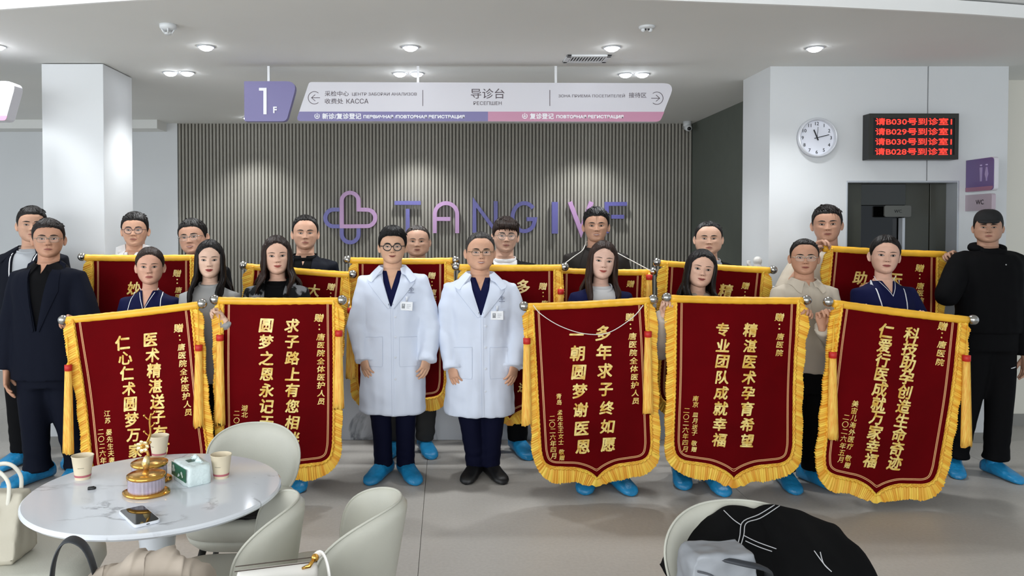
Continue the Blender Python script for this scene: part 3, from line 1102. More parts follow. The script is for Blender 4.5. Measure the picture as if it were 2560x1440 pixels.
def skin(c):
    return mat('skin_' + c, '#' + c, 0.5, var=0.05, vscale=25, spec=0.35, bump=0.04, bscale=220)


M_lid = mat('lash', '#181110', 0.6)
M_scl = mat('eye_white', '#c4bdb6', 0.35)
M_iris = mat('eye_dark', '#1d120d', 0.15)
M_teeth = mat('teeth', '#e6e0d6', 0.3)
M_gold = mat('gold_frame', '#8a775c', 0.3, metal=0.8)


def lens_mat():
    m = bpy.data.materials.new('spectacle_lens')
    m.use_nodes = True
    nt = m.node_tree; nt.nodes.clear()
    o = nt.nodes.new('ShaderNodeOutputMaterial'); mx = nt.nodes.new('ShaderNodeMixShader')
    t = nt.nodes.new('ShaderNodeBsdfTransparent'); gl = nt.nodes.new('ShaderNodeBsdfGlossy'); gl.inputs['Roughness'].default_value = 0.02
    t.inputs[0].default_value = (.95, .96, .97, 1)
    mx.inputs[0].default_value = 0.010
    nt.links.new(t.outputs[0], mx.inputs[1]); nt.links.new(gl.outputs[0], mx.inputs[2]); nt.links.new(mx.outputs[0], o.inputs[0])
    return m


M_lens = lens_mat()


def hair_mat(c):
    return mat('hair_' + c, '#' + c, 0.5, var=0.35, vscale=30, bump=0.5, bscale=70, stretch=(1, 1, .12), spec=0.22)


def make_head_body(f, k, H):
    """rows of the continuous skin from crown to hips; returns points, faces"""
    tor = torso_fn(f.get('fem', 0), f.get('bulk', 1.0))
    wide, jaw = f.get('wide', 1.0), f.get('jaw', 1.0)
    zs = [.999, .992, .98, .965, .945, .92, .895, .868, .84, .815] + list(np.arange(.79, .02, -.0115)) + [.015, .004, -.006, -.016, -.026, -.04, -.07, -.11, -.14]
    rows = []
    nfem = .84 if f.get('fem', 0) else 1.0
    nr = (.056 if not f.get('fem') else .047) / .225
    for z in zs:
        hr = head_r(TH, max(z, -.03), wide, jaw) if z > -.03 else np.full(NCOL, 1e-3)
        x = hr * np.sin(TH); y = -hr * np.cos(TH)
        # neck under the skull
        cy = .075 - .05 * smooth01((-.02 - z) / .15)
        if z < .30:
            ny = cy
            bq = -2 * ny * (-np.cos(TH)); cq = ny * ny - nr * nr * f.get('neck', 1.0) ** 2
            bb = ny * (-np.cos(TH)); disc = np.maximum(bb * bb - cq, 0)
            rn = bb + np.sqrt(disc)
            r = sm_max(hr, rn, .035)
            x = r * np.sin(TH); y = -r * np.cos(TH)
        fr = np.cos(TH) > 0.1
        dd = face_relief(x, np.full(NCOL, z), f) * smooth01((np.cos(TH) - .05) / .4) * (1 if z > -.01 else 0)
        y = y - dd
        rows.append(np.stack([x * H, y * H, np.full(NCOL, z * H)], 1))
    for z in (-.04, -.05, -.06, -.07, -.08, -.092, -.105, -.12, -.14, -.17, -.2, -.25, -.31, -.38, -.45, -.52, -.6, -.68, -.76):
        if z * k > zs[-1] * H - .004: continue
        a, fr, b = (float(fn(z)) for fn in tor)
        e = 2.2
        c, s = np.cos(TH), np.sin(TH)
        r = ((np.abs(s) / a) ** e + (np.abs(c) / np.where(c > 0, fr, b)) ** e) ** (-1 / e)
        rows.append(np.stack([r * s * k, -r * c * k + .012 * k, np.full(NCOL, z * k)], 1))
    V = [tuple(p) for r in rows for p in r]
    F = []
    for i in range(len(rows) - 1):
        for j in range(NCOL):
            q = (j + 1) % NCOL
            F.append((i * NCOL + j, (i + 1) * NCOL + j, (i + 1) * NCOL + q, i * NCOL + q))
    F.append(tuple(range(NCOL)))
    F.append(tuple((len(rows) - 1) * NCOL + j for j in range(NCOL))[::-1])
    return V, F


def ear(mb, side, H, wide):
    n = 18
    rings = []
    prof = [(1.0, 0.0, .0), (1.06, .022, .0), (1.0, .040, 0), (.86, .044, 0), (.74, .028, 0), (.5, .012, 0), (.2, .010, 0)]
    for s, o, _ in prof:
        ring = []
        for j in range(n):
            t = 2 * PI * j / n
            wx = .080 if math.cos(t) > 0 else .055
            yy = wx * s * math.cos(t) * (1.0 if math.sin(t) > -.3 else .8)
            zz = (.135 if math.sin(t) > 0 else .125) * s * math.sin(t)
            ring.append((yy, o + .018 * max(0, math.cos(t)) * s, zz))
        rings.append(ring)
    base = (.328 * wide) * H
    out = []
    for ring in rings:
        out.append([(side * (base - .018 * H + o * H + max(0, yy) * .45 * H), (.055 + yy * .9 + zz * .15) * H, (.415 + zz) * H) for yy, o, zz in ring])
    mb.loft(out, False, True)


def hairline(style):
    if style == 'bald_cap':
        pts = [(0, .86), (.5, .84), (.9, .78), (1.15, .62), (1.35, .5), (1.6, .5), (2.0, .40), (2.4, .18), (3.2, .12)]
    elif style == 'receding':
        pts = [(0, .86), (.25, .865), (.55, .85), (.85, .75), (1.1, .62), (1.3, .47), (1.5, .44), (1.75, .52), (2.05, .35), (2.4, .16), (3.2, .10)]
    elif style == 'fringe':
        pts = [(0, .70), (.35, .67), (.65, .66), (.9, .62), (1.1, .54), (1.3, .44), (1.5, .42), (1.75, .50), (2.05, .33), (2.4, .14), (3.2, .08)]
    elif style == 'woman':
        pts = [(0, .83), (.3, .80), (.6, .72), (.85, .60), (1.05, .44), (1.25, .30), (1.5, .22), (2.0, .15), (2.6, .05), (3.2, .0)]
    elif style == 'pulled':
        pts = [(0, .83), (.3, .81), (.6, .745), (.85, .66), (1.05, .57), (1.25, .47), (1.5, .45), (1.75, .45), (2.05, .30), (2.5, .12), (3.2, .06)]
    else:
        pts = [(0, .78), (.4, .775), (.7, .74), (.9, .68), (1.1, .58), (1.3, .46), (1.5, .42), (1.75, .50), (2.05, .34), (2.4, .15), (3.2, .09)]
    return pchip([p[0] for p in pts], [p[1] for p in pts])


def make_hair(f, H, rnd):
    """cap of hair over the skull, thick on top, with tufts; long styles hang in locks"""
    style = f.get('hair', 'short')
    hl = hairline(f.get('hairline', 'woman' if style in ('long', 'long_wavy') else ('pulled' if style == 'pulled' else 'short')))
    wide, jaw = f.get('wide', 1.0), f.get('jaw', 1.0)
    top, side = f.get('top', .05), f.get('side', .022)
    n, m = 150, 26
    part = f.get('part', 0.0)
    vol = f.get('vol', 0.0)
    rings = []
    low = []
    for i in range(m + 1):
        s = i / m
        ring, lo = [], []
        for j in range(n):
            th = -PI + 2 * PI * j / n
            zh = float(hl(abs(th)))
            if f.get('ragged', .012): zh += f.get('ragged', .012) * noise.noise(Vector((th * 7, 3.1, f['seed']))) * (1 if abs(th) < 1.3 else .4)
            zz = 1.0 - (1.0 - zh) * (s ** 1.25)
            ring.append((th, zz, s)); lo.append(zh)
        rings.append(ring)
    V = []
    for ring in rings:
        ths = np.array([r[0] for r in ring]); zz = np.array([r[1] for r in ring]); s = ring[0][2]
        rr = head_r(ths, zz, wide, jaw)
        for t, z, r in zip(ths, zz, rr):
            up = max(0, (z - .6) / .4)
            th = side + (top - side) * smooth01(up)
            if abs(t) < 1.2: th += vol * math.exp(-((z - .86) / .1) ** 2)
            fade = smooth01((1 - s) / .16)
            th = th * (f.get('edge', .22) + (1 - f.get('edge', .22)) * fade)
            strand = .006 * math.sin(t * 34 + 5 * noise.noise(Vector((t * 3, z * 4, f['seed'])))) + .014 * noise.noise(Vector((t * 5, z * 7, f['seed'] + 9)))
            th += strand * (.35 + .65 * fade)
            dpart = 0
            if style in ('long', 'long_wavy', 'pulled'):
                xx = r * math.sin(t)
                dpart = -.014 * math.exp(-((xx - part) / .022) ** 2) * (1 if abs(t) < 1.6 else 0)
            th = max(.004, th + dpart)
            # lift along the skull normal: mostly radial, upwards near the crown
            nx, ny, nz = math.sin(t), -math.cos(t), 0.0
            w = smooth01((z - .55) / .45)
            R_ = r + th * (1 - .75 * w)
            V.append((R_ * nx, R_ * ny, z + th * w * .95))
    mb = MB()
    V = [(x * H, y * H, z * H) for x, y, z in V]
    rr = [V[i * n:(i + 1) * n] for i in range(m + 1)]
    # inner rim, tucked under the skin
    inner = []
    for j in range(n):
        th, zz, _ = rings[m][j]
        r = float(head_r(np.array([th]), zz, wide, jaw)[0]) - .03
        inner.append((r * math.sin(th) * H, -r * math.cos(th) * H, zz * H))
    mb.loft(rr + [inner], True, True)
    # tufts break the outline
    for q in range(f.get('tufts', 0 if f.get('fem') else 18)):
        t = rnd.uniform(-1.9, 1.9) if rnd.random() < .7 else rnd.uniform(-PI, PI)
        z = rnd.uniform(.80, .985)
        zh = float(hl(abs(t)))
        if z < zh + .03: continue
        r = float(head_r(np.array([t]), z, wide, jaw)[0]); w = smooth01((z - .55) / .45)
        base = Vector((math.sin(t) * (r + top * .5), -math.cos(t) * (r + top * .5), z + top * .75 * w))
        nrm = Vector((math.sin(t), -math.cos(t), .4 + w)).normalized()
        sw = f.get('sweep', .5)
        flow = (Vector((sw + rnd.uniform(-.4, .4), -.7, -.15)) if f.get('forward', 1) else Vector((sw + rnd.uniform(-.3, .3), .6, .1)))
        flow = (flow - nrm * flow.dot(nrm)).normalized()
        ln = f.get('tuft', .13) * rnd.uniform(.7, 1.2)
        a = base
        b = base + flow * ln * .5 + nrm * ln * .05
        c = base + flow * ln * 1.0 + nrm * ln * rnd.uniform(-.12, .06)
        mb.tube([(p * H)[:] for p in (a, b, c)], [.016 * H, .020 * H, .002 * H], 6, flat=.35)
    if style == 'fringe':
        for q in range(26):
            x = -.27 + .54 * q / 25 + rnd.uniform(-.012, .012)
            zz = .70 - .09 * rnd.random() - .06 * abs(x)
            y = -math.sqrt(max(.01, .44 ** 2 - (x * 1.25) ** 2))
            mb.tube([(x * .9 * H, (y + .08) * H, .93 * H), (x * H, (y - .035) * H, .82 * H), ((x + .05 * rnd.uniform(-1, 1) + .03) * H, (y - .04) * H, zz * H)], [.03 * H, .03 * H, .004 * H], 7, flat=.5)
    if style in ('long', 'long_wavy'):
        LL = f.get('length', 1.1)
        for sd in (-1, 1):
            nl = 13
            for q in range(nl):
                u = q / (nl - 1)
                t = 1.02 + 1.75 * u          # from beside the cheek to the back
                r = float(head_r(np.array([t]), .55, wide, jaw)[0])
                x0, y0 = math.sin(t) * (r + .015), -math.cos(t) * (r + .02)
                r1 = float(head_r(np.array([t]), .8, wide, jaw)[0])
                x1, y1 = math.sin(t) * r1, -math.cos(t) * r1
                drop = f.get('front', -.05) if u < .5 else .0
                fl = f.get('flare', .06)
                wav = f.get('wave', .02)
                ph = rnd.uniform(0, 6)
                end = -LL * (1 - .12 * rnd.random()) * (1.0 if u > .25 else .96)
                path = [(x1 * .92, y1 * .92, .86), (x0 * .99, y0, .62), (x0 * 1.03, y0, .40)]
                for v in range(1, 7):
                    zz = .40 + (end - .40) * v / 6
                    dn = smooth01((.1 - zz) / .5)
                    wv = wav * math.sin(ph + v * 1.4)
                    if u < f.get('over', .45):      # in front of the shoulder
                        xx = x0 * 1.03 + fl * dn * .5 - .04 * dn * u + wv
                        yy = y0 + (-.17 - .20 * (1 - u)) * dn + (.0 if v else 0)
                    else:
                        xx = x0 * (1.03 + .25 * dn) + fl * dn + wv
                        yy = y0 + (.05 + .16 * u) * dn
                    path.append((xx, yy, zz))
                sp = smooth_path([(sd * x * H, y * H, z * H) for x, y, z in path], 16)
                w0 = f.get('lock', .080)
                mb.tube(sp, [w0 * H * (.35 if i == 0 else (1 - .80 * smooth01((i - 10) / 5))) for i in range(16)], 9, flat=.6, ref=(sd * math.sin(t), -math.cos(t), 0))
    if style == 'pulled':
        mb.ball((0, .50 * H, .48 * H), .17 * H, .13 * H, .16 * H)
        for sd in (-1, 1):
            mb.tube([(sd * .28 * H, -.22 * H, .62 * H), (sd * .335 * H, -.08 * H, .50 * H), (sd * .33 * H, -.02 * H, .30 * H)], [.012 * H, .014 * H, .003 * H], 6)
    return mb


def face_parts(f, H, bvh, W, body, sk):
    """eyes, brows, lips and spectacles laid on the face"""
    def put(mb, name, mats, parent=body):
        mb.v = [tuple(W(p)) for p in mb.v]
        return mb.build(name, mats, parent)
    fem = f.get('fem', 0)
    ex, ez = .143, .474
    ew = f.get('eye_w', .066)
    eo = f.get('eye_o', .0235 if fem else .0195)
    for sd in (-1, 1):
        mb = MB()
        N = 14
        up = lambda u: ez * H + H * (eo * (1 - abs(u) ** 2.2) + .006 * (u if sd > 0 else -u))
        dn = lambda u: ez * H + H * (-eo * .72 * (1 - abs(u) ** 2.0) + .006 * (u if sd > 0 else -u))
        A = [((sd * ex + ew * u) * H, up(u)) for u in np.linspace(-1, 1, N)]
        B = [((sd * ex + ew * u) * H, dn(u)) for u in np.linspace(-1, 1, N)]
        strip_on(bvh, A, B, N - 1, 4, -.0002 * 1, .0012, mb, 0, bulge=.0022)
        # iris, cut by the lids
        r = .029; gx = f.get('gaze', 0) * .02
        ia, ib = [], []
        for u in np.linspace(-1, 1, 11):
            xx = sd * ex + gx + r * u
            hh = r * math.sqrt(max(0, 1 - u * u))
            uu = (xx - sd * ex) / ew
            ia.append((xx * H, min(ez * H + H * (hh + .002), up(uu) - .0006))); ib.append((xx * H, max(ez * H - H * hh, dn(uu) + .0003)))
        strip_on(bvh, ia, ib, 10, 3, .0010, .0012, mb, 1, bulge=.0022)
        lt = .0095 if fem else .0060
        C = [(x, z + H * lt * (1.0 - .2 * abs(u))) for (x, z), u in zip(A, np.linspace(-1, 1, N))]
        D = [(x, z - H * .003) for x, z in A]
        C[0] = (C[0][0] - H * .006, C[0][1]); C[-1] = (C[-1][0] + H * .006, C[-1][1])
        strip_on(bvh, C, D, N - 1, 1, .0012, .0016, mb, 2)
        E_ = [(x, z - H * .005) for x, z in B]
        strip_on(bvh, B, E_, N - 1, 1, .0006, .0010, mb, 3)
        put(mb, 'eye', [M_scl, M_iris, M_lid, mat('lower_lid', '#5d4038', 0.6)])
        # brow
        mb = MB()
        bz = f.get('brow_z', .562); bt = f.get('brow', .035 if not fem else .020)
        sl = f.get('brow_slope', .018)
        A, B = [], []
        for u in np.linspace(0, 1, 10):
            x = sd * (.058 + .185 * u)
            z = bz + sl * math.sin(u * 2.2) - .014 * u * u
            t = bt * (.55 + .45 * math.sin(min(1, u * 2.2) * PI / 2)) * (1 - .75 * smooth01((u - .45) / .55))
            A.append((x * H, (z + t / 2) * H)); B.append((x * H, (z - t / 2) * H))
        strip_on(bvh, A, B, 12, 2, .0006, .0012, mb, 0, bulge=.0008)
        put(mb, 'eyebrow', mat('brow_' + f.get('haircol', '17130f'), '#' + f.get('browcol', '1f1814'), 0.8, bump=.6, bscale=300))
    mb = MB()
    mw = f.get('mouth_w', .105); sm = f.get('smile', .008)
    op = f.get('open', 0.0)
    mz = .203
    us = np.linspace(-1, 1, 17)
    cor = lambda u: sm * abs(u) ** 1.8
    lip_u = .026 if not fem else .031
    lip_l = .030 if not fem else .036
    mid = [(mw * u * H, (mz + cor(u) + op * .3 * (1 - u * u)) * H) for u in us]
    mid2 = [(mw * u * H, (mz + cor(u) - op * .7 * (1 - u * u)) * H) for u in us]
    ut = [(mw * u * H, (mz + cor(u) + op * .3 * (1 - u * u) + lip_u * (1 - abs(u) ** 2.2) * (1 - .22 * math.exp(-(u / .16) ** 2))) * H) for u in us]
    lb = [(mw * u * H, (mz + cor(u) - op * .7 * (1 - u * u) - lip_l * (1 - u * u) ** .8) * H) for u in us]
    nb = MB()
    for sd in (-1, 1):
        A = [((sd * .030 + .017 * u) * H, (.312 + .007 * math.sqrt(max(0, 1 - u * u))) * H) for u in np.linspace(-1, 1, 7)]
        B = [((sd * .030 + .017 * u) * H, (.312 - .007 * math.sqrt(max(0, 1 - u * u))) * H) for u in np.linspace(-1, 1, 7)]
        strip_on(bvh, A, B, 6, 1, .0004, .0006, nb)
    put(nb, 'nostrils', mat('nostril', '#4a2c24', 0.8))
    strip_on(bvh, ut, mid, 16, 3, .0002, .0014, mb, 0, bulge=.0022)
    strip_on(bvh, mid2, lb, 16, 3, .0002, .0014, mb, 0, bulge=.0030)
    ln = [(x, z + .004 * H) for x, z in mid]; ln2 = [(x, z - .004 * H) for x, z in mid2]
    strip_on(bvh, ln, ln2, 16, 2, .0004, .0008, mb, 1 if op < .012 else 2)
    put(mb, 'lips', [mat('lips_' + f.get('lips', '9a6257'), '#' + f.get('lips', '9a6257'), 0.4), mat('mouth_line', '#3d1f1c', 0.6), M_teeth])
    gl = f.get('glasses')
    return put, gl


def spectacles(gl, f, H, bvh, put, root):
    kind, col, metal = gl
    m = mat('frame_' + col, '#' + col, 0.3, metal=metal)
    rt = {'round': .0034, 'ring': .0019, 'thin': .0022, 'half': .0024}[kind]
    hw, hh = (.116, .098) if kind in ('round', 'ring') else (.116, .076)
    ex, ez = .142, .462
    ylens = min(front_y(bvh, s * .1 * H, .47 * H) for s in (-1, 1)) - .010
    ynose = front_y(bvh, 0, .50 * H) - .004
    yl = min(ylens, ynose + .004)
    mb = MB()
    lens = MB()
    e = 2.0 if kind in ('round', 'ring') else 3.2
    for sd in (-1, 1):
        loop = []
        for k in range(28):
            t = 2 * PI * k / 28
            c, s = math.cos(t), math.sin(t)
            x = sd * ex + hw * abs(c) ** (2 / e) * (1 if c > 0 else -1)
            z = ez + hh * abs(s) ** (2 / e) * (1 if s > 0 else -1)
            loop.append((x * H, yl + .06 * (abs(x) ** 2) * H, z * H))
        lens.v += []
        b = len(lens.v)
        lens.add(loop, [tuple(range(28))])
        if kind == 'half':
            seg = loop[0:15]
            mb.tube(seg, rt, 6)
            mb.tube(loop[14:28] + loop[:1], rt * .45, 6)
        else:
            mb.tube(loop + loop[:2], rt, 6)
        xo = sd * (ex + hw)
        yo = yl + .06 * xo * xo * H
        mb.tube([(xo * H, yo, (ez + .03) * H), (sd * .325 * H, yo + .02 * H, (ez + .032) * H), (sd * .348 * H, -.12 * H, (ez + .03) * H), (sd * .352 * H, .06 * H, (ez + .02) * H)], rt * .9, 6)
    b0 = (ex - hw) * H
    mb.tube([(-b0, yl, (ez + .012) * H), (0, yl - .004, (ez + .03) * H), (b0, yl, (ez + .012) * H)], rt, 6)
    g_ = put(mb, 'glasses', m, root)
    put(lens, 'lens', M_lens, g_)


def shoe(mb, ankle, toe_dir, kind='cover', k=1.0):
    """shoe standing on the floor below the ankle"""
    d = Vector((toe_dir[0], toe_dir[1], 0)).normalized(); s = Vector((-d.y, d.x, 0))
    big = 1.14 if kind == 'cover' else 1.0
    prof = [(-.085, .020, .055), (-.080, .036, .075), (-.05, .044, .092), (.0, .046, .098), (.045, .046, .088), (.09, .050, .068), (.135, .053, .055), (.170, .050, .048), (.192, .044, .040), (.206, .030, .030), (.212, .012, .018)]
    rings = []
    n = 18
    for i, (t, w, h) in enumerate(prof):
        ring = []
        for j in range(n):
            a = 2 * PI * j / n
            c, q = math.cos(a), math.sin(a)
            ww = w * big * k * abs(c) ** .8 * (1 if c > 0 else -1)
            hh = h * big * k
            z = .002 + hh * (.5 + .5 * (abs(q) ** .75) * (1 if q > 0 else -1))
            if kind == 'cover':
                z += .003 * math.sin(i * 2.1 + j * 1.3) * (1 if q > 0 else 0); ww *= 1 + .03 * math.sin(i * 2.7 + j)
            p = Vector((ankle[0], ankle[1], 0)) + d * (t * big * k) + s * ww
            ring.append((p.x, p.y, max(0.0005, z)))
        rings.append(ring)
    mb.loft(rings)
    if kind == 'cover':
        c0 = Vector((ankle[0], ankle[1], .0))
        rr = []
        for z, w in ((.06, .046), (.095, .048), (.112, .045), (.116, .050), (.108, .046)):
            rr.append([(c0.x + w * k * 1.08 * math.cos(2 * PI * j / 24) * (1 + .05 * math.sin(j * 3.1)), c0.y + w * k * 1.12 * math.sin(2 * PI * j / 24) * (1 + .05 * math.sin(j * 2.3)), z * k + .004 * math.sin(j * 2.7)) for j in range(24)])
        mb.loft(rr, True, False)


M_cover = mat('blue_shoe_cover', '#1f86bb', 0.38, var=0.18, vscale=12, bump=0.5, bscale=28, spec=0.5)
M_shoeblk = mat('black_shoe', '#151516', 0.45)


def ruffle(me, fn):
    """moves every point along its normal by fn(x, y, z)"""
    n = len(me.vertices)
    co = np.empty(n * 3, np.float32); no = np.empty(n * 3, np.float32)
    me.vertices.foreach_get('co', co); me.vertices.foreach_get('normal', no)
    co = co.reshape(-1, 3); no = no.reshape(-1, 3)
    d = np.array([fn(x, y, z) for x, y, z in co.tolist()], np.float32)
    me.vertices.foreach_set('co', (co + no * d[:, None]).ravel())
    me.update()


def arm_path(sh, el, wr):
    sh, el, wr = Vector(sh), Vector(el), Vector(wr)
    return [sh, sh.lerp(el, .35), sh.lerp(el, .7), el, el.lerp(wr, .35), el.lerp(wr, .7), wr]


class Person:
    """px position of the head (centre x, crown y, chin y), depth, looks"""

    def __init__(self, label, x, crown, chin, Y, f, height_hair=0.03, group=None, floor=0.0):
        self.f = f
        f.setdefault('seed', (x * .37) % 13)
        f['wide'] = f.get('wide', 1.0) * (1.05 if f.get('fem') else 1.12)
        f['jaw'] = f.get('jaw', 1.0) * (1.02 if f.get('fem') else 1.07)
        f['neck'] = f.get('neck', 1.0) * (1.0 if f.get('fem') else 1.08)
        f['yaw'] = f.get('yaw', 0) - .8 * math.degrees(math.atan2(P(x, chin, Y).x, Y))
        rnd = random.Random(int(x))
        pc, pt = P(x, chin, Y), P(x, crown, Y)
        self.H = H = (pt.z - pc.z) / (1 + f.get('top', .05) * .85)
        self.k = k = H / .225 * f.get('bodyk', 1.0)
        self.Y = Y
        self.o = Vector((pc.x - f.get('lean', 0), Y, pc.z))
        self.root = empty('person', (self.o.x, Y, 0), 0, label, 'person', group)
        self.off = Vector((self.o.x, Y, 0))
        self.zc = self.o.z - floor                       # chin height
        self.tor = torso_fn(f.get('fem', 0), f.get('bulk', 1.0))
        self.W = head_warp(f, k)
        self.skin = skin(f.get('skin', 'c89a80'))
        self.rnd = rnd
        self.body_V, self.body_F = make_head_body(f, k, H)
        self.body_raw = None
        self.hands_done = []
        self.arms = {}
        self.parts = []

    # local coordinates of everything: relative to (o.x, Y, 0)
    def loc(self, p):
        return Vector(p) - self.off

    def px(self, x, y, dy=0.0):
        """pixel to local point at depth offset dy from the body axis"""
        return P(x, y, self.Y + dy) - self.off

    def up(self, v):
        """chin-relative to local"""
        return Vector((v[0], v[1], v[2] + self.zc))

    def arm(self, side, el, wr, hand=None, fdir=(0, 0, -1), palm=(1, 0, 0), mirror=None):
        """side -1 is the picture's left; elbow and wrist are local points"""
        k = self.k
        sx = (.165 if not self.f.get('fem') else .142) * k * self.f.get('bulk', 1)
        sh = self.up((side * sx, .012 * k, -.13 * k))
        self.arms[side] = (sh, Vector(el), Vector(wr), hand, Vector(fdir), Vector(palm), (side < 0) if mirror is None else mirror)

    def rest_arms(self, spread=.0):
        for s in (-1, 1):
            if s not in self.arms:
                k = self.k
                self.arm(s, self.up((s * (.225 + spread) * k, .03 * k, -.43 * k)), self.up((s * (.235 + spread) * k, -.03 * k, -.66 * k)), 'relaxed', (s * .02, -.15, -1), (-s, .2, 0))

    def finish_body(self):
        k, H = self.k, self.H
        self.rest_arms()
        mb = MB()
        mb.add(self.body_V, self.body_F)
        base = MB(); base.add(self.body_V, self.body_F)
        me0 = base.mesh('h')
        self.bvh = bvh_of(me0)
        for s in (-1, 1): ear(mb, s, H, self.f.get('wide', 1.0))
        mb.v = [tuple(self.W(p)) for p in mb.v]
        mb.v = [(x, y, z + self.zc) for x, y, z in mb.v]
        for s, (sh, el, wr, hand, fd, palm, mir) in self.arms.items():
            q = .86 if self.f.get('fem') else 1.0
            pa = arm_path(sh, el, wr)
            mb.tube(pa[:4], [r * k * q for r in (.052, .05, .044, .038)], 14)
            mb.tube(pa[3:], [r * k * q for r in (.038, .037, .031, .026)], 14)
            mb.ball(el, .0375 * k * q)
            if hand:
                M = hand_matrix(wr, fd, palm, k * (.86 if self.f.get('fem') else 1.06), mir)
                hv, hf = HANDS[hand]
                mb.add([M @ v for v in hv], hf)
        self.body = mb.build('body', self.skin, self.root)
        Wz = lambda p: Vector(self.W(p)) + Vector((0, 0, self.zc))
        f = dict(self.f)
        put, gl = face_parts(f, H, self.bvh, Wz, self.body, self.skin)
        if f.get('hair') != 'none':
            hm = make_hair(self.f, H, self.rnd)
            self.hairobj = put(hm, 'hair', hair_mat(f.get('haircol', '17130f')), self.root)
        if gl: spectacles(gl, f, H, self.bvh, put, self.root)
        self.put = put
        return self

    def torso_rings(self, off, z0, z1, flare=0.0, y0=.012, n=40, collar=.0):
        k = self.k
        zs = [z for z in (-.03, -.05, -.065, -.078, -.092, -.11, -.135, -.17, -.22, -.30, -.42, -.52, -.62, -.72, -.80) if z1 >= z >= z0]
        zs = [z1] + [z for z in zs if z < z1 - .004] 
        if zs[-1] > z0 + .004: zs.append(z0)
        rings = []
        a80, f80, b80 = (float(fn(-.72)) for fn in self.tor)
        for z in zs:
            if z < -.72:
                a, fr, b = a80, f80, b80
            else:
                a, fr, b = (float(fn(z)) for fn in self.tor)
            o = off * (1 if z < -.08 else .7)
            if z < -.33:
                # cloth hangs from the chest instead of following the waist
                ca, cf, cb = (float(fn(-.30)) for fn in self.tor)
                h = self.f.get('hang', .7)
                a, fr, b = max(a, a * (1 - h) + ca * h), max(fr, fr * (1 - h) + cf * h), max(b, b * (1 - h) + cb * h)
                fl = flare * (-.33 - z)
                a, fr, b = a + fl, fr + fl * .6, b + fl * .6
            rings.append(se_ring((a + o) * k, (fr + o) * k, (b + o) * k, z * k + self.zc, n, 2.3, y0 * k))
        return rings

    def garment(self, name, m, off=.012, hem=-.62, top=-.045, sleeve=1.0, ease=.014, flare=0.0, cut=None, ext=0.0, voxel=.011, folds=.004, cuff=0.0, it=4, n_sl=14, keep=None):
        """torso and sleeves as one continuous skin; cut is a polygon (x, z chin-relative, in k units)"""
        k = self.k
        mb = MB()
        mb.loft(self.torso_rings(off, hem, top, flare))
        q = .88 if self.f.get('fem') else 1.0
        if sleeve > 0:
            for s, (sh, el, wr, *_r) in self.arms.items():
                path = arm_path(sh, el, wr)
                rr = [(r * q + e * ease * 1.0) * k for r, e in zip((.050, .052, .048, .043, .042, .037, .031), (1, 1.2, 1.5, 1.6, 1.5, 1.3, 1.2))]
                L = len(path)
                cnt = sleeve * (L - 1)
                pp, r2 = [], []
                for i in range(int(cnt) + 1): pp.append(path[i]); r2.append(rr[i])
                fr = cnt - int(cnt)
                if fr > .02 and int(cnt) + 1 < L:
                    pp.append(path[int(cnt)].lerp(path[int(cnt) + 1], fr)); r2.append(rr[int(cnt)])
                if ext: pp.append(pp[-1] + (pp[-1] - pp[-2]).normalized() * ext * k); r2.append(r2[-1])
                # start inside the torso
                pp = [pp[0] + Vector((-.05 * k * (1 if sh.x > 0 else -1), 0, .0))] + pp; r2 = [r2[0] * .95] + r2
                r2[-1] += cuff * k
                if len(pp) > 5:
                    mb.tube(pp[:5], r2[:5], n_sl, ref=(0, 1, 0)); mb.tube(pp[4:], r2[4:], n_sl, ref=(0, 1, 0)); mb.ball(pp[4], r2[4] * .99)
                else: mb.tube(pp, r2, n_sl, ref=(0, 1, 0))
        me = melt(mb, voxel * k, it)
        if folds:
            se = self.f['seed']
            nn = noise.noise
            ruffle(me, lambda x, y, z: folds * (nn((x * 7, y * 5, z * 9 + se)) * .7 + nn((x * 20, y * 14, z * 3.5 - se)) * .6 + .35 * nn((x * 11 + z * 17, y * 9, z * 13 + se))))
        if cut:
            for poly, y0, y1 in cut:
                me = carve(me, [(x * k, z * k + self.zc) for x, z in poly], y0 * k, y1 * k)
            me.polygons.foreach_set('use_smooth', [True] * len(me.polygons))
            me.set_sharp_from_angle(angle=math.radians(50))
        o = link(name, me, self.root, [m])
        o['_g'] = 1
        return o, bvh_of(me)

    def S(self, pts):
        return [(x * self.k, z * self.k + self.zc) for x, z in pts]

    def strip(self, name, m, bvh, A, B, n=12, mm=3, off=.002, thick=.003, parent=None, bulge=0.0):
        mb = strip_on(bvh, self.S(A), self.S(B), n, mm, off, thick, None, 0, bulge)
        return mb.build(name, m, parent or self.root, True, angle=40)

    def disc(self, name, m, bvh, x, z, r, parent=None, th=.003):
        x, z = self.S([(x, z)])[0]
        y = front_y(bvh, x, z)
        mb = MB(); rings = []
        for rr, yy in ((.3, -th - .001), (1, -th), (1, .002)):
            rings.append([(x + rr * r * math.cos(2 * PI * j / 12), y + yy, z + rr * r * math.sin(2 * PI * j / 12)) for j in range(12)])
        mb.loft(rings)
        return mb.build(name, m, parent or self.root, True, angle=40)

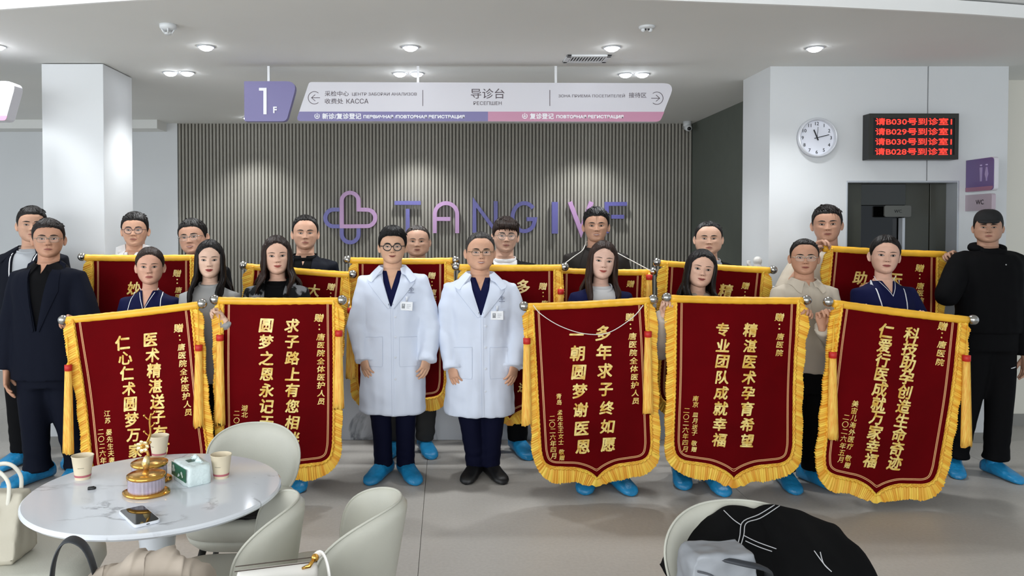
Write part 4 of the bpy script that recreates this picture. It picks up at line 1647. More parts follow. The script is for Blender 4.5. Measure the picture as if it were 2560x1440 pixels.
    def neck_ring(self, name, m, z=-.048, r=.012, off=.004, front=-.02, open_=0.0, h=1.6, parent=None):
        """ribbed collar band around the neck, dipping at the front"""
        k = self.k
        pts = []
        n = 40
        for j in range(n + 1):
            th = -PI + 2 * PI * j / n
            c, s = math.cos(th), math.sin(th)
            if open_ and abs(th) < open_: continue
            zz = z + front * smooth01((c - .0) / 1.0)
            a, fr, b = (float(fn(zz)) + off for fn in self.tor)
            bb = fr if c > 0 else b
            rr = ((abs(s) / a) ** 2.2 + (abs(c) / bb) ** 2.2) ** (-1 / 2.2)
            pts.append(((rr * s) * k, (-rr * c + .012) * k, zz * k + self.zc))
        mb = MB()
        rings = []
        path = [Vector(p) for p in pts]
        closed = not open_
        for i, p in enumerate(path):
            out = Vector((p.x, p.y - .012 * k, 0)).normalized()
            upv = Vector((0, 0, 1))
            rings.append([p + out * (r * k * .5 * math.cos(t)) + upv * (r * k * h * math.sin(t)) for t in [2 * PI * q / 8 for q in range(8)]])
        mb.loft(rings, not closed, not closed)
        return mb.build(name, m, parent or self.root)

    def fold_collar(self, name, m, zb=-.042, gap=.35, h=.034, wing=.05, off=.008, parent=None, flat=.012):
        """turned-down shirt collar with two points at the front"""
        k = self.k
        n = 44
        top, edge_, inn = [], [], []
        for j in range(n + 1):
            th = gap + (2 * PI - 2 * gap) * j / n
            c, s = math.cos(th), math.sin(th)
            zt = zb - .026 * max(0, c) ** 2
            def ring(z, o):
                a, fr, b = (float(fn(z)) + o for fn in self.tor)
                bb = fr if c > 0 else b
                rr = ((abs(s) / a) ** 2.2 + (abs(c) / bb) ** 2.2) ** (-1 / 2.2)
                return Vector((rr * s * k, (-rr * c + .012) * k, z * k + self.zc))
            w = math.exp(-((min(th, 2 * PI - th) - gap) / .42) ** 2)
            drop = h + wing * w
            top.append(ring(zt + .010, off))
            inn.append(ring(zt - .02, off - .004))
            e = ring(zt - drop, off + flat)
            e.x += (1 if s > 0 else -1) * .018 * w * k
            edge_.append(e)
        mb = MB()
        th_ = Vector((0, 0, .004 * k))
        rings = []
        for t, e, i_ in zip(top, edge_, inn):
            o = Vector((t.x, t.y, 0)).normalized() * (.004 * k)
            mid = (t + e) / 2 + o * 1.2
            rings.append([i_, t - th_ * .3, t + o + th_, mid + o, e + o, e - o * .6, (t + e) / 2])
        mb.loft(rings)
        return mb.build(name, m, parent or self.root, True, angle=45)

    def legs(self, m, feet, hem=.10, shoe_kind='cover', shoe_m=None, ease=.016, top=-.60, toes=None, flat=0, voxel=.014, cuff_r=.062, shoe_name='shoe_cover'):
        k = self.k
        mb = MB()
        mb.loft(self.torso_rings(.004, -.79, top))
        toes = toes or [(-.25, -1), (.25, -1)]
        for (fx, fy), s in zip(feet, (-1, 1)):
            hip = self.up((s * .085 * k, .012 * k, -.74 * k))
            an = Vector((fx, fy, hem))
            kn = hip.lerp(an, .48) + Vector((0, -.02 * k, 0))
            q = [hip, hip.lerp(kn, .5), kn, kn.lerp(an, .5), kn.lerp(an, .85), an]
            mb.tube(q, [r * k + ease * .8 for r in (.088, .083, .066, .060, .058, cuff_r - .008)], 16, ref=(0, 1, 0))
        me = melt(mb, voxel * k, 3)
        se = self.f['seed']
        nn = noise.noise
        ruffle(me, lambda x, y, z: .004 * nn((x * 9, y * 7, z * 6 + se)) + .010 * max(0, min(1, (.42 - z) / .35)) * math.sin(z * 70 + 3 * nn((x * 8, y * 8, se))) * nn((x * 5, z * 9, se)))
        o = link('trousers', me, self.root, [m])
        for (fx, fy), t in zip(feet, toes):
            sb = MB(); shoe(sb, (fx, fy + .015, 0), t, shoe_kind, k)
            sb.build(shoe_name, shoe_m or M_cover, self.root)
        return o

# ================================================================ the group
C_coat = mat('white_coat_cloth', '#d6deee', 0.75, bump=.05, bscale=8, sheen=.1)
C_navy = mat('navy_scrub', '#10143a', 0.8, spec=.12)
C_navypants = mat('navy_trousers', '#0b0e26', 0.8, spec=.12)
C_suit = mat('dark_navy_suit', '#0c101d', 0.8, spec=.12, bump=.03, bscale=300)
C_black = mat('black_cloth', '#09090b', 0.85, spec=.12)
C_blackp = mat('black_trousers', '#0b0b0d', 0.85, spec=.12)
C_grey = mat('grey_knit', '#9b9b9a', 0.9, bump=.1, bscale=250)
C_whitec = mat('white_cloth', '#dcdcdd', 0.85)
C_beige = mat('beige_cotton', '#bdb2a1', 0.85, bump=.05, bscale=200)
C_dgrey = mat('dark_grey_tee', '#2c2927', 0.85, spec=.12)
C_dark = mat('charcoal_jacket', '#121112', 0.75, spec=.12)
C_darkblue = mat('dark_blue_jacket', '#0d101a', 0.75, spec=.12)
C_olive = mat('olive_shirt', '#5a5030', 0.85)
C_tgrey = mat('light_grey_tee', '#9fa2a6', 0.85)
C_dkpants = mat('charcoal_trousers', '#3a3a3a', 0.85, spec=.12)
C_pipe = mat('white_piping', '#e4e5e8', 0.7)
M_btn = mat('coat_button', '#cfd4de', 0.35)
M_metal = mat('brushed_steel', '#b9b7b2', 0.22, metal=1.0)


def camo():
    m = mat('camouflage_cloth', '#131415', 0.85, color2='#77787a', vscale=11, spec=.15)
    nt = m.node_tree
    for n in nt.nodes:
        if n.type == 'MAP_RANGE': n.inputs[1].default_value, n.inputs[2].default_value = .50, .56
    return m


C_camo = camo()
VN = lambda w, d: [([(-w, .03), (w, .03), (0, -d)], -1, -.0)]


def grip_at(p, side, K, elbow, fdir, palm=(0, -1, 0), hand='grip', mirror=None):
    """hand closing round a rod at local point K"""
    d = Vector(fdir).normalized()
    w = Vector(K) - d * (.092 * p.k) + Vector((0, .034 * p.k, 0))
    p.arm(side, elbow, w, hand, d, palm, mirror)


def hold_arms(p):
    """both forearms forward behind a pennant"""
    k = p.k
    for s in (-1, 1):
        if s in p.arms: continue
        p.arm(s, p.up((s * .195 * k, .03 * k, -.38 * k)), p.up((s * .125 * k, -.20 * k, -.36 * k)), 'hook', (-s * .1, -.35, .9), (0, -.9, .2))


def badge(p, bvh, x, z, tilt=0.0):
    """identity card in a clear holder hanging from a clip"""
    k = p.k
    X, Z = p.S([(x, z)])[0]
    y = front_y(bvh, X, Z) - .008
    e = MB()
    w, h = .041, .029
    M = Matrix.Translation((X, y, Z)) @ Matrix.Rotation(tilt, 4, 'Y')
    e.box(-w, w, -.002, .002, -h, h)
    e.xform(M)
    card = e.build('badge', mat('badge_card', '#eef0f4', .3), p.root, False, bevel=.002)
    e = MB(); e.box(-w * .72, -w * .22, -.003, -.0022, -h * .55, h * .5); e.xform(M)
    e.build('badge_photo', mat('badge_photo', '#8d9094', .5), card, False)
    e = MB()
    e.ball((-w * .47, -.0034, h * .2), .005, .0006, .006, 8, 6, 0)
    e.box(w * .05, w * .7, -.003, -.0022, h * .25, h * .4).box(w * .05, w * .7, -.003, -.0022, -h * .1, h * .05).box(w * .05, w * .5, -.003, -.0022, -h * .45, -h * .3)
    e.xform(M)
    e.build('badge_print', mat('badge_print', '#c3c6cc', .5), card, False)
    e = MB()
    e.tube([M @ Vector((0, -.002, h)), M @ Vector((0, -.006, h + .018)), M @ Vector((0, -.004, h + .034))], [.006, .008, .009], 8, flat=.4)
    e.build('badge_clip', mat('clip_plastic', '#d4d9e2', .25), card)


def doctor(label, x, crown, chin, Y, f, armpx, feetpx, hem, shoe_kind, vdepth, badge_at, logo_at, tilt):
    p = Person(label, x, crown, chin, Y, f)
    k = p.k
    for s, (el, wr) in zip((-1, 1), armpx):
        p.arm(s, p.px(*el, -.02), p.px(*wr, -.10), 'relaxed', (-s * .22, -.22, -1), (-s * .75, .65, 0))
    p.finish_body()
    p.garment('scrub_shirt', C_navy, .005, hem=-.6, sleeve=0, cut=VN(.060, vdepth))
    hz = (p.px(x, hem).z - p.zc) / k
    o, b = p.garment('white_coat', C_coat, .024, hem=hz, top=-.03, sleeve=1.0, ease=.021, flare=.045, cuff=.006, ext=.05, folds=.013,
                     cut=[([(-.082, .05), (.082, .05), (.052, -.12), (.004, -.275), (-.004, -.275), (-.052, -.12)], -1, -.0)], voxel=.012)
    for s in (-1, 1):
        p.strip('lapel', C_coat, b, [(s * .083, -.045), (s * .055, -.12), (s * .002, -.28)], [(s * .118, -.070), (s * .150, -.125), (s * .02, -.287)], 18, 4, .003, .006, o, .004)
    p.fold_collar('collar', C_coat, zb=-.030, gap=.72, h=.040, wing=.035, off=.026, parent=o, flat=.010)
    # front edge, pockets, buttons
    p.strip('front_edge', C_coat, b, [(.0, -.28), (.008, hz + .005)], [(.012, -.28), (.020, hz + .005)], 30, 1, .000, .003, o)
    M_edge_shade = mat('coat_edge_shade', '#bac3d4', 0.8)  # edge shade drawn as darker strips along lapels, pockets and front
    for s in (-1, 1):
        p.strip('lapel_shade_line', M_edge_shade, b, [(s * .118, -.072), (s * .150, -.125), (s * .02, -.287)], [(s * .120, -.072), (s * .1525, -.126), (s * .021, -.290)], 20, 1, .001, .0025, o)
        p.strip('pocket_shade_line', M_edge_shade, b, [(s * .055, -.468), (s * .165, -.473)], [(s * .055, -.4705), (s * .165, -.4755)], 8, 1, .0005, .003, o)
        p.strip('pocket_shade_line', M_edge_shade, b, [(s * .0545, -.47), (s * .0545, -.66), (s * .165, -.66)], [(s * .0525, -.47), (s * .0525, -.662), (s * .165, -.662)], 14, 1, .0005, .002, o)
    p.strip('front_shade_line', M_edge_shade, b, [(-.002, -.285), (.006, hz + .005)], [(.0, -.285), (.008, hz + .005)], 30, 1, .000, .0025, o)
    p.strip('chest_pocket', C_coat, b, [(.062, -.235), (.165, -.235)], [(.062, -.25), (.165, -.25)], 6, 1, .000, .002, o)
    for s in (-1, 1):
        p.strip('pocket', C_coat, b, [(s * .055, -.47), (s * .165, -.475)], [(s * .055, -.66), (s * .165, -.66)], 8, 6, -.001, .0025, o)
        p.strip('pocket_hem', C_coat, b, [(s * .055, -.47), (s * .165, -.475)], [(s * .055, -.495), (s * .165, -.50)], 8, 1, .000, .003, o)
    for z in (-.34, -.47, -.60, -.74):
        p.disc('button', M_btn, b, .028, z, .0085, o)
    # small emblem on the chest
    X, Z = p.S([logo_at])[0]
    y = front_y(b, X, Z) - .012
    mb = MB()
    ribbon(mb, [(X - .013, Z + .0), (X - .016, Z + .01), (X, Z + .022), (X + .016, Z + .01), (X + .013, Z), ], .0022, y - .001, y + .010)
    ribbon(mb, [(X - .004, Z - .008), (X - .004, Z + .012), (X + .004, Z + .012), (X + .004, Z - .008)], .002, y - .001, y + .010)
    ribbon(mb, [(X - .02, Z - .014), (X + .02, Z - .014)], .003, y - .001, y + .010)
    mb.build('emblem', mat('emblem_ink', '#73788c', .6), o, False)
    badge(p, b, *badge_at, tilt)
    feet = [(p.px(fx, 1180).x, fy) for fx, fy in feetpx]
    p.legs(C_navypants, feet, hem=.075, shoe_kind=shoe_kind, shoe_m=M_cover if shoe_kind == 'cover' else M_shoeblk, toes=[(-.35, -1), (.35, -1)], ease=.004, cuff_r=.066, voxel=.008, shoe_name='shoe_cover' if shoe_kind == 'cover' else 'shoe')
    return p


doctor('doctor in white coat with round black glasses and thick black hair, hands at sides', 981, 564, 657, 5.14,
       dict(glasses=('round', '14110f', 0), skin='d3a689', smile=.022, top=.10, wide=1.0, hairline='short', vol=.045, side=.042, haircol='0c0a0a', sweep=.9, jaw=1.0, lips='8e4f47', roll=0),
       [((898, 812), (907, 886)), ((1076, 812), (1070, 884))], [(958, .03), (1014, .03)], 1029, 'cover', .17, (.098, -.272), (.128, -.175), .06)
doctor('doctor in white coat with thin glasses and short greying hair, in black shoes', 1200, 580, 673, 5.14,
       dict(glasses=('half', '6b5a42', .6), skin='d0a084', smile=.018, open=.016, top=.04, side=.010, wide=1.04, hairline='receding', haircol='3a3735', jaw=1.1, sweep=.2, tuft=.08, yaw=4, bulk=1.04, lips='a2655a'),
       [((1120, 830), (1127, 904)), ((1299, 830), (1289, 900))], [(1190, .03), (1227, .03)], 1032, 'shoe', .13, (.098, -.275), (.128, -.178), 0.0)

# ---------------------------------------------------------------- front row
# man in the dark suit, far left
p = Person('man in dark navy suit and black shirt with rimless glasses, far left', 118, 545, 641, 5.02,
           dict(glasses=('half', '8d8578', .7), skin='b98a70', top=.045, hairline='short', haircol='1c1512', wide=1.02, tuft=.1, sweep=.8, yaw=3, smile=-.002, jaw=.97, bulk=1.02, lean=0))
p.arm(-1, p.px(30, 815, .0), p.px(16, 925, -.06), 'relaxed', (.05, -.1, -1), (1, .3, 0))
grip_at(p, 1, p.px(160, 803, -.38), p.px(236, 845, -.06), (-.45, -.1, .7))
p.finish_body()
p.garment('shirt', C_black, .006, hem=-.6, sleeve=0, cut=VN(.045, .105))
o, b = p.garment('suit_jacket', C_suit, .022, hem=-.74, sleeve=1.0, ease=.018, flare=.06, cut=[([(-.075, .05), (.075, .05), (.06, -.12), (.003, -.44), (-.003, -.44), (-.06, -.12)], -1, -.0)])
for s in (-1, 1):
    p.strip('lapel', C_suit, b, [(s * .072, -.02), (s * .058, -.14), (s * .01, -.44)], [(s * .115, -.045), (s * .125, -.20), (s * .022, -.445)], 16, 4, .002, .004, o, .003)
p.fold_collar('shirt_collar', C_black, gap=.42, h=.028, wing=.040, flat=.006)
p.legs(C_suit, [(p.px(85, 1200).x, .05), (p.px(175, 1200).x, .12)], hem=.08, toes=[(-.45, -1), (.1, -1)], cuff_r=.085, ease=.026)

# woman, navy uniform, hair tied back
p = Person('woman in navy uniform with white piping behind the tilted left pennant, hair tied back', 373, 617, 708, 5.0,
           dict(fem=1, hair='pulled', haircol='2a1d17', skin='cf9f88', lips='a8625a', smile=-.004, wide=1.04, part=-.06, jaw=1.05))
hold_arms(p); p.finish_body()
o, b = p.garment('uniform_top', C_navy, .010, hem=-.6, cut=VN(.058, .155))
for s in (-1, 1):
    p.strip('piping', C_pipe, b, [(s * .088, -.055), (s * .10, -.16), (s * .105, -.3)], [(s * .092, -.055), (s * .104, -.16), (s * .109, -.3)], 12, 1, .001, .003, o)
p.strip('neck_trim', C_pipe, b, [(-.058, -.03), (0, -.162)], [(-.062, -.03), (0, -.170)], 10, 1, .0, .002, o)
p.strip('neck_trim', C_pipe, b, [(.058, -.03), (0, -.162)], [(.062, -.03), (0, -.170)], 10, 1, .0, .002, o)
p.disc('logo', mat('logo_pink', '#7b4a7d', .6), b, .065, -.165, .012, o)
p.legs(C_navypants, [(-.09, .02), (.09, .02)], hem=.09)

# woman with long black hair, grey sweater
p = Person('woman with long black hair in grey sweater holding two pennant rods', 523, 599, 692, 4.92,
           dict(fem=1, hair='long', haircol='120d0c', skin='dab59f', lips='9c3f3d', smile=.018, open=.008, length=1.18, wide=1.0, part=.0, over=.5, flare=.10, eye_o=.022))
grip_at(p, -1, p.px(491, 784, -.27), p.px(466, 868, -.06), (.35, -.1, .9))
grip_at(p, 1, p.px(529, 776, -.30), p.px(574, 856, -.08), (-.72, -.05, .70), palm=(-.25, -.9, -.3))
p.finish_body()
o, b = p.garment('sweater', C_grey, .010, hem=-.66, ease=.014, folds=.006)
p.neck_ring('neck_rib', C_grey, r=.010, off=.006, front=-.018)
p.legs(C_blackp, [(-.09, .02), (.09, .02)], hem=.09)

# woman with long brown hair, camouflage jacket
p = Person('woman with shoulder length brown hair and camouflage jacket over black top', 692, 588, 683, 5.02,
           dict(fem=1, hair='long_wavy', haircol='23150f', skin='d9ae97', lips='a4554c', smile=.02, length=.62, wave=.035, flare=.16, front=0, yaw=4, roll=-2, part=.02, eye_o=.022, over=.35, lock=.09))
hold_arms(p); p.finish_body()
p.garment('top', C_black, .006, hem=-.6, sleeve=0)
p.neck_ring('neck_rib', C_black, r=.009, off=.006, front=-.035)
o, b = p.garment('camouflage_jacket', C_camo, .024, hem=-.6, ease=.024, folds=.008, cut=[([(-.078, .05), (.078, .05), (.058, -.12), (.052, -.5), (-.052, -.5), (-.058, -.12)], -1, -.0)])
for s in (-1, 1):
    p.strip('lapel', C_camo, b, [(s * .072, -.03), (s * .056, -.13), (s * .052, -.3)], [(s * .12, -.06), (s * .125, -.15), (s * .09, -.3)], 12, 3, .002, .004, o, .003)
p.legs(C_blackp, [(p.px(742, 1200).x, .02), (-.09, .02)][::-1], hem=.09, toes=[(-.2, -1), (.2, -1)])

# woman with long brown hair, navy cardigan
p = Person('smiling woman with long brown hair in navy cardigan over white top', 1503, 601, 695, 4.98,
           dict(fem=1, hair='long', haircol='2d1d16', skin='dbb3a0', lips='a9564e', smile=.024, length=1.15, flare=.07, roll=5, yaw=3, part=.02, over=.55, lock=.088, eye_o=.021))
hold_arms(p); p.finish_body()
p.garment('white_top', C_whitec, .006, hem=-.6, sleeve=0)
p.neck_ring('neck_rib', C_whitec, r=.008, off=.006, front=-.03)
o, b = p.garment('cardigan', C_navy, .020, hem=-.6, ease=.018, folds=.006, cut=[([(-.085, .05), (.085, .05), (.078, -.10), (.03, -.36), (-.03, -.36), (-.078, -.10)], -1, -.0)])
p.legs(C_blackp, [(p.px(1470, 1200).x, .02), (p.px(1537, 1200).x, .0)], hem=.09)

# woman with black hair and pearl earrings
p = Person('woman with long black hair and pearl earrings, head tilted, behind the second pennant from right', 1746, 622, 715, 4.97,
           dict(fem=1, hair='long', haircol='120d0c', skin='d8ad96', lips='935049', smile=.022, length=1.02, flare=.02, roll=8, yaw=5, part=.03, over=.4, wide=1.05, jaw=1.06))
grip_at(p, -1, p.px(1672, 752, -.36), p.px(1650, 872, -.12), (.15, -.1, 1))
hold_arms(p); p.finish_body()
o, b = p.garment('blouse', mat('pale_blouse', '#b9aca0', .85), .010, hem=-.6, ease=.02, folds=.010, cut=VN(.06, .10))
p.neck_ring('inner_neck', mat('brown_knit', '#3a2620', .9), r=.010, off=.004, front=-.05)
for s in (-1, 1):
    q = p.W((s * .345 * p.H, .0, .285 * p.H)); mb = MB().ball((q.x, q.y - .01, q.z + p.zc), .0055)
    mb.build('earring', mat('pearl', '#efe9e4', .2), p.root)
p.legs(C_blackp, [(p.px(1716, 1200).x, .12), (p.px(1781, 1200).x, .0)], hem=.09, toes=[(-.2, -1), (.0, -1)])

# man in beige polo
p = Person('man with rimless glasses in beige polo shirt holding two pennant rods', 2013, 597, 684, 4.97,
           dict(glasses=('half', 'b5ac9d', .6), skin='bd8d72', top=.035, hairline='receding', haircol='1a1512', side=.012, wide=1.02, tuft=.07, smile=.004, bulk=.98, lips='96564b'))
grip_at(p, -1, p.px(2020, 782, -.36), p.px(1948, 852, -.1), (.35, -.1, .9))
grip_at(p, 1, p.px(2062, 784, -.42), p.px(2090, 862, -.12), (-.1, -.1, 1))
p.finish_body()
o, b = p.garment('polo_shirt', C_beige, .012, hem=-.66, ease=.018, folds=.008, cut=VN(.046, .085))
p.fold_collar('shirt_collar', C_beige, gap=.42, h=.026, wing=.034, off=.012, flat=.006)
p.strip('placket', C_beige, b, [(-.012, -.085), (-.012, -.30)], [(.016, -.085), (.016, -.30)], 10, 2, -.001, .003, o)
p.legs(C_blackp, [(p.px(1966, 1200).x, .02), (p.px(2040, 1200).x, .06)], hem=.09, toes=[(-.1, -1), (.35, -1)])

# young woman, navy uniform, right
p = Person('young woman in navy uniform with white piping behind the rightmost front pennant', 2212, 587, 682, 4.92,
           dict(fem=1, hair='pulled', haircol='130e0c', skin='d6aa94', lips='9b5350', smile=.004, yaw=3, roll=3, eye_o=.025, part=.0))
for s, kx, ky in ((-1, 2172, 764), (1, 2300, 780)):
    grip_at(p, s, p.px(kx, ky, -.36), p.px(kx + s * 36 + (14 if s < 0 else 0), ky + 92, -.05), (-s * .15, -.35, .9), hand='hook')
p.finish_body()
o, b = p.garment('uniform_top', C_navy, .010, hem=-.6, cut=VN(.066, .13), folds=.005)
for s in (-1, 1):
    p.strip('piping', C_pipe, b, [(s * .085, -.045), (s * .08, -.14), (s * .055, -.36)], [(s * .090, -.045), (s * .085, -.14), (s * .06, -.36)], 12, 1, .001, .003, o)
    p.strip('neck_trim', C_pipe, b, [(s * .066, -.02), (0, -.134)], [(s * .069, -.02), (0, -.139)], 10, 1, .0, .002, o)
p.legs(C_blackp, [(-.09, .05), (.09, .05)], hem=.09)

# man in black hoodie and cap, far right
p = Person('man in black cap and black hooded sweatshirt standing at the far right', 2474, 528, 605, 5.16,
           dict(skin='b08770', hair='short', hairline='short', haircol='141210', top=.02, tufts=0, wide=1.05, jaw=1.12, bulk=1.16, neck=1.1, yaw=-4, smile=-.004, bodyk=1.02, hang=.9))
k = p.k
p.arm(-1, p.px(2368, 738, -.05), p.px(2398, 648, .10), 'hook', (-.65, -.1, .35), (0, -.6, -.8))
p.arm(1, p.px(2556, 770, .0), p.px(2562, 890, -.05), 'relaxed', (0, -.1, -1), (-1, 0, 0))
p.finish_body()
o, b = p.garment('hoodie', C_black, .022, hem=-.66, ease=.026, folds=.008, voxel=.013)
p.neck_ring('neck_rib', C_black, r=.016, off=.012, front=-.03)
p.disc('pendant', M_metal, b, .02, -.16, .005, o)
mb = MB()
rings = []
for i in range(9):
    t = i / 8
    th_ = PI * .5 + PI * t
    pts = []
    a, bk = .155 * k, .13 * k
mb = MB()
path = []
for i in range(13):
    a = -2.3 + 4.6 * i / 12
    path.append((math.sin(a) * .098 * k, math.cos(a) * .085 * k + .02 * k, (-.035 - .018 * (1 - math.cos(a * .7))) * k + p.zc))
mb.tube(path, [.014 * k] + [(.022 + .012 * math.cos((i - 6) / 6 * 1.5)) * k for i in range(1, 12)] + [.014 * k], 12)
mb.build('hood', C_black, p.root)
cap = MB()
H = p.H
rings = []
for i in range(9):
    s = i / 8
    z = .69 + .40 * math.sin(s * PI / 2)
    ring = []
    for j in range(40):
        th_ = 2 * PI * j / 40 - PI
        r = float(head_r(np.array([th_]), .72, 1.145, 1.1)[0]) + .035
        q = math.cos(s * PI / 2) ** .75 if s < 1 else 0.02
        ring.append((r * q * math.sin(th_) * H, (-r * q * math.cos(th_) + .01) * H, (z - (.03 if abs(th_) > 2 else 0) * (1 - s)) * H))
    rings.append(ring)
cap.loft(rings, False, True)
brim = []
for y, zz, w in ((-.36, .72, .30), (-.46, .71, .30), (-.56, .685, .27), (-.64, .655, .20), (-.67, .64, .08)):
    brim.append([(w * math.sin(a) * H, (y + .10 * (1 - math.cos(a))) * H, (zz - .05 * (1 - math.cos(a)) + dz) * H) for a, dz in [(-1.4 + 2.8 * q / 12, .012) for q in range(13)] + [(1.4 - 2.8 * q / 12, -.012) for q in range(13)]])
cap.loft(brim)
p.put(cap, 'cap', mat('black_cap', '#0e0e10', .8), p.root)
p.legs(C_blackp, [(p.px(2412, 1200).x, .10), (p.px(2494, 1200).x, .02)], hem=.11, toes=[(-.5, -1), (.1, -1)], ease=.03, cuff_r=.075)
mb = MB(); X = p.px(2529, 918, -.1)
mb.tube([(X.x - .018, X.y - .02, X.z - .005), (X.x, X.y - .02, X.z), (X.x + .016, X.y - .015, X.z + .004)], [.002, .0035, .002], 6)
mb.build('trouser_mark', C_pipe, p.root)

# ---------------------------------------------------------------- back row
YB2 = 5.74


def back_person(label, x, crown, chin, f, build, feet=None, pants=None, Y=YB2, arms=None):
    p = Person(label, x, crown, chin, Y, f)
    if arms: arms(p)
    hold_arms(p); p.finish_body()
    build(p)
    fe = feet or [(-.10, .0), (.10, .0)]
    p.legs(pants or C_blackp, fe, hem=.09, ease=.02)
    return p


def jacket_over(inner, outer, w=.085, tip=-.5, collar=None, extra=None, ring=.008, ringfront=-.03):
    def build(p):
        p.garment('shirt', inner, .006, hem=-.6, sleeve=0)
        p.neck_ring('neck_rib', inner, r=ring, off=.006, front=ringfront)
        o, b = p.garment('jacket', outer, .022, hem=-.62, ease=.022, folds=.007, cut=[([(-w, .05), (w, .05), (w * .75, -.13), (w * .35, tip), (-w * .35, tip), (-w * .75, -.13)], -1, -.0)])
        if collar:
            p.fold_collar('jacket_collar', outer, gap=.75, h=collar, wing=.03, off=.016)
        if extra: extra(p, o, b)
    return build


def b1_extra(p, o, b):
    for s in (-1, 1):
        p.strip('piping', C_pipe, b, [(s * .082, -.03), (s * .072, -.12), (s * .045, -.35)], [(s * .088, -.03), (s * .078, -.12), (s * .051, -.35)], 12, 1, .001, .003, o)
        p.strip('shoulder_piping', C_pipe, b, [(s * .10, -.058), (s * .185, -.10)], [(s * .10, -.066), (s * .185, -.108)], 10, 1, .001, .003, o)


p = back_person('man in black jacket with white piping behind the suited man at the far left', 76, 514, 603,
                dict(skin='c0957c', hairline='short', haircol='15110f', top=.05, yaw=6, jaw=1.06, bulk=1.05, smile=-.004), jacket_over(C_tgrey, C_darkblue, .085, -.5, .05, b1_extra), Y=5.42, arms=lambda p: p.rest_arms(-.03),
                feet=[(P(28, 1180, 5.3).x - P(76, 600, 5.42).x, .02), (P(150, 1150, 5.3).x - P(76, 600, 5.42).x, .10)])


def hoodie_w(p):
    o, b = p.garment('hoodie', C_whitec, .022, hem=-.6, ease=.022, folds=.007, cut=VN(.06, .12))
    k = p.k
    for s in (-1, 1):
        p.strip('hood_edge', C_whitec, b, [(s * .062, .01), (s * .055, -.05), (s * .004, -.128)], [(s * .125, -.012), (s * .13, -.08), (s * .03, -.16)], 14, 4, .002, .008, o, .008)
    mb = MB()
    path = [(math.sin(a) * .10 * k, math.cos(a) * .085 * k + .02 * k, (-.03 - .02 * (1 - math.cos(a * .7))) * k + p.zc) for a in [-2.0 + 4.0 * i / 12 for i in range(13)]]
    mb.tube(path, [(.018 + .014 * math.cos((i - 6) / 6 * 1.5)) * k for i in range(13)], 12)
    mb.build('hood', C_whitec, p.root)


back_person('man with round thin glasses in white hooded sweatshirt by the left pillar', 336, 529, 614,
            dict(glasses=('ring', '3c2f3a', .2), skin='c79a80', hairline='short', haircol='15110f', top=.06, tuft=.17, yaw=-3, jaw=.96, smile=.002), hoodie_w)


def polo_dark(m, gap=.6):
    def build(p):
        o, b = p.garment('polo_shirt', m, .012, hem=-.62, ease=.018, cut=VN(.05, .10))
        p.fold_collar('shirt_collar', m, gap=gap, h=.026, wing=.028, off=.012, flat=.006)
    return build


back_person('smiling man with thin glasses in dark polo behind the long haired woman in grey', 488, 545, 633,
            dict(glasses=('half', '9a938a', .7), skin='c0937b', hairline='short', haircol='171311', top=.05, yaw=-14, roll=-6, open=.012, smile=.02, wide=1.04, jaw=1.08), polo_dark(C_dark), Y=5.97, arms=lambda p: p.rest_arms(-.04))


def mandarin(p):
    p.garment('shirt', C_black, .008, hem=-.6, sleeve=0, cut=VN(.042, .115))
    o, b = p.garment('jacket', C_darkblue, .022, hem=-.62, ease=.022, folds=.008, cut=[([(-.07, .05), (.07, .05), (.06, -.14), (.03, -.5), (-.03, -.5), (-.06, -.14)], -1, -.0)])
    p.neck_ring('stand_collar', C_black, z=-.048, r=.010, off=.010, front=-.03, open_=.50, h=1.6)


back_person('man with side parted dark hair in dark shirt and jacket left of the wall emblem', 762, 537, 622,
            dict(skin='c39880', hairline='receding', haircol='14100e', top=.05, side=.022, yaw=2, jaw=.98, smile=-.004), mandarin)

back_person('older balding man in dark jacket and olive shirt behind the two doctors', 1043, 563, 639,
            dict(skin='c69d86', hairline='bald_cap', haircol='2e2723', top=.02, side=.012, tufts=10, wide=1.08, jaw=1.18, smile=.008, open=.004, bulk=1.05, browcol='5b4c44'), jacket_over(C_olive, C_dark, .09, -.5, .04),
            feet=[(P(990, 1100, 5.7).x - P(1043, 640, 5.74).x, .0), (P(1062, 1100, 5.7).x - P(1043, 640, 5.74).x, .0)], pants=C_dkpants)

back_person('man with tousled brown fringe and clear glasses in black jacket over white tee', 1262, 541, 629,
            dict(glasses=('ring', '7c756d', .5), hair='fringe', hairline='fringe', haircol='241813', skin='c8a08a', top=.09, side=.035, yaw=4, roll=2, jaw=.95, open=.008, smile=.006, tufts=60), jacket_over(C_whitec, C_dark, .10, -.5, None, None, .010, -.02))


def tee(m):
    def build(p):
        o, b = p.garment('tee_shirt', m, .012, hem=-.62, ease=.02, sleeve=.5, folds=.006)
        p.neck_ring('neck_rib', m, r=.009, off=.010, front=-.02)
    return build


back_person('tallest man in dark grey tee before the letters V and F', 1491, 517, 603,
            dict(skin='bb8f76', hairline='short', haircol='121010', top=.085, side=.03, vol=.02, jaw=.92, open=.016, smile=.02, tufts=60, neck=.95), tee(C_dgrey), arms=lambda p: p.rest_arms(-.02))
back_person('round faced man in dark jacket and grey tee left of the small white statue', 1773, 553, 634,
            dict(skin='c49c85', hairline='receding', haircol='141110', top=.035, side=.018, tufts=16, wide=1.08, jaw=1.14, smile=-.004, yaw=-1, bulk=1.04), jacket_over(C_tgrey, C_dark, .095, -.5, .0 or None, None, .010, -.02))


def b9_arms(p):
    p.arm(-1, p.px(1962, 735, -.05), p.px(2030, 640, -.20), 'hook', (.35, -.3, .7), (.3, -.8, -.3))


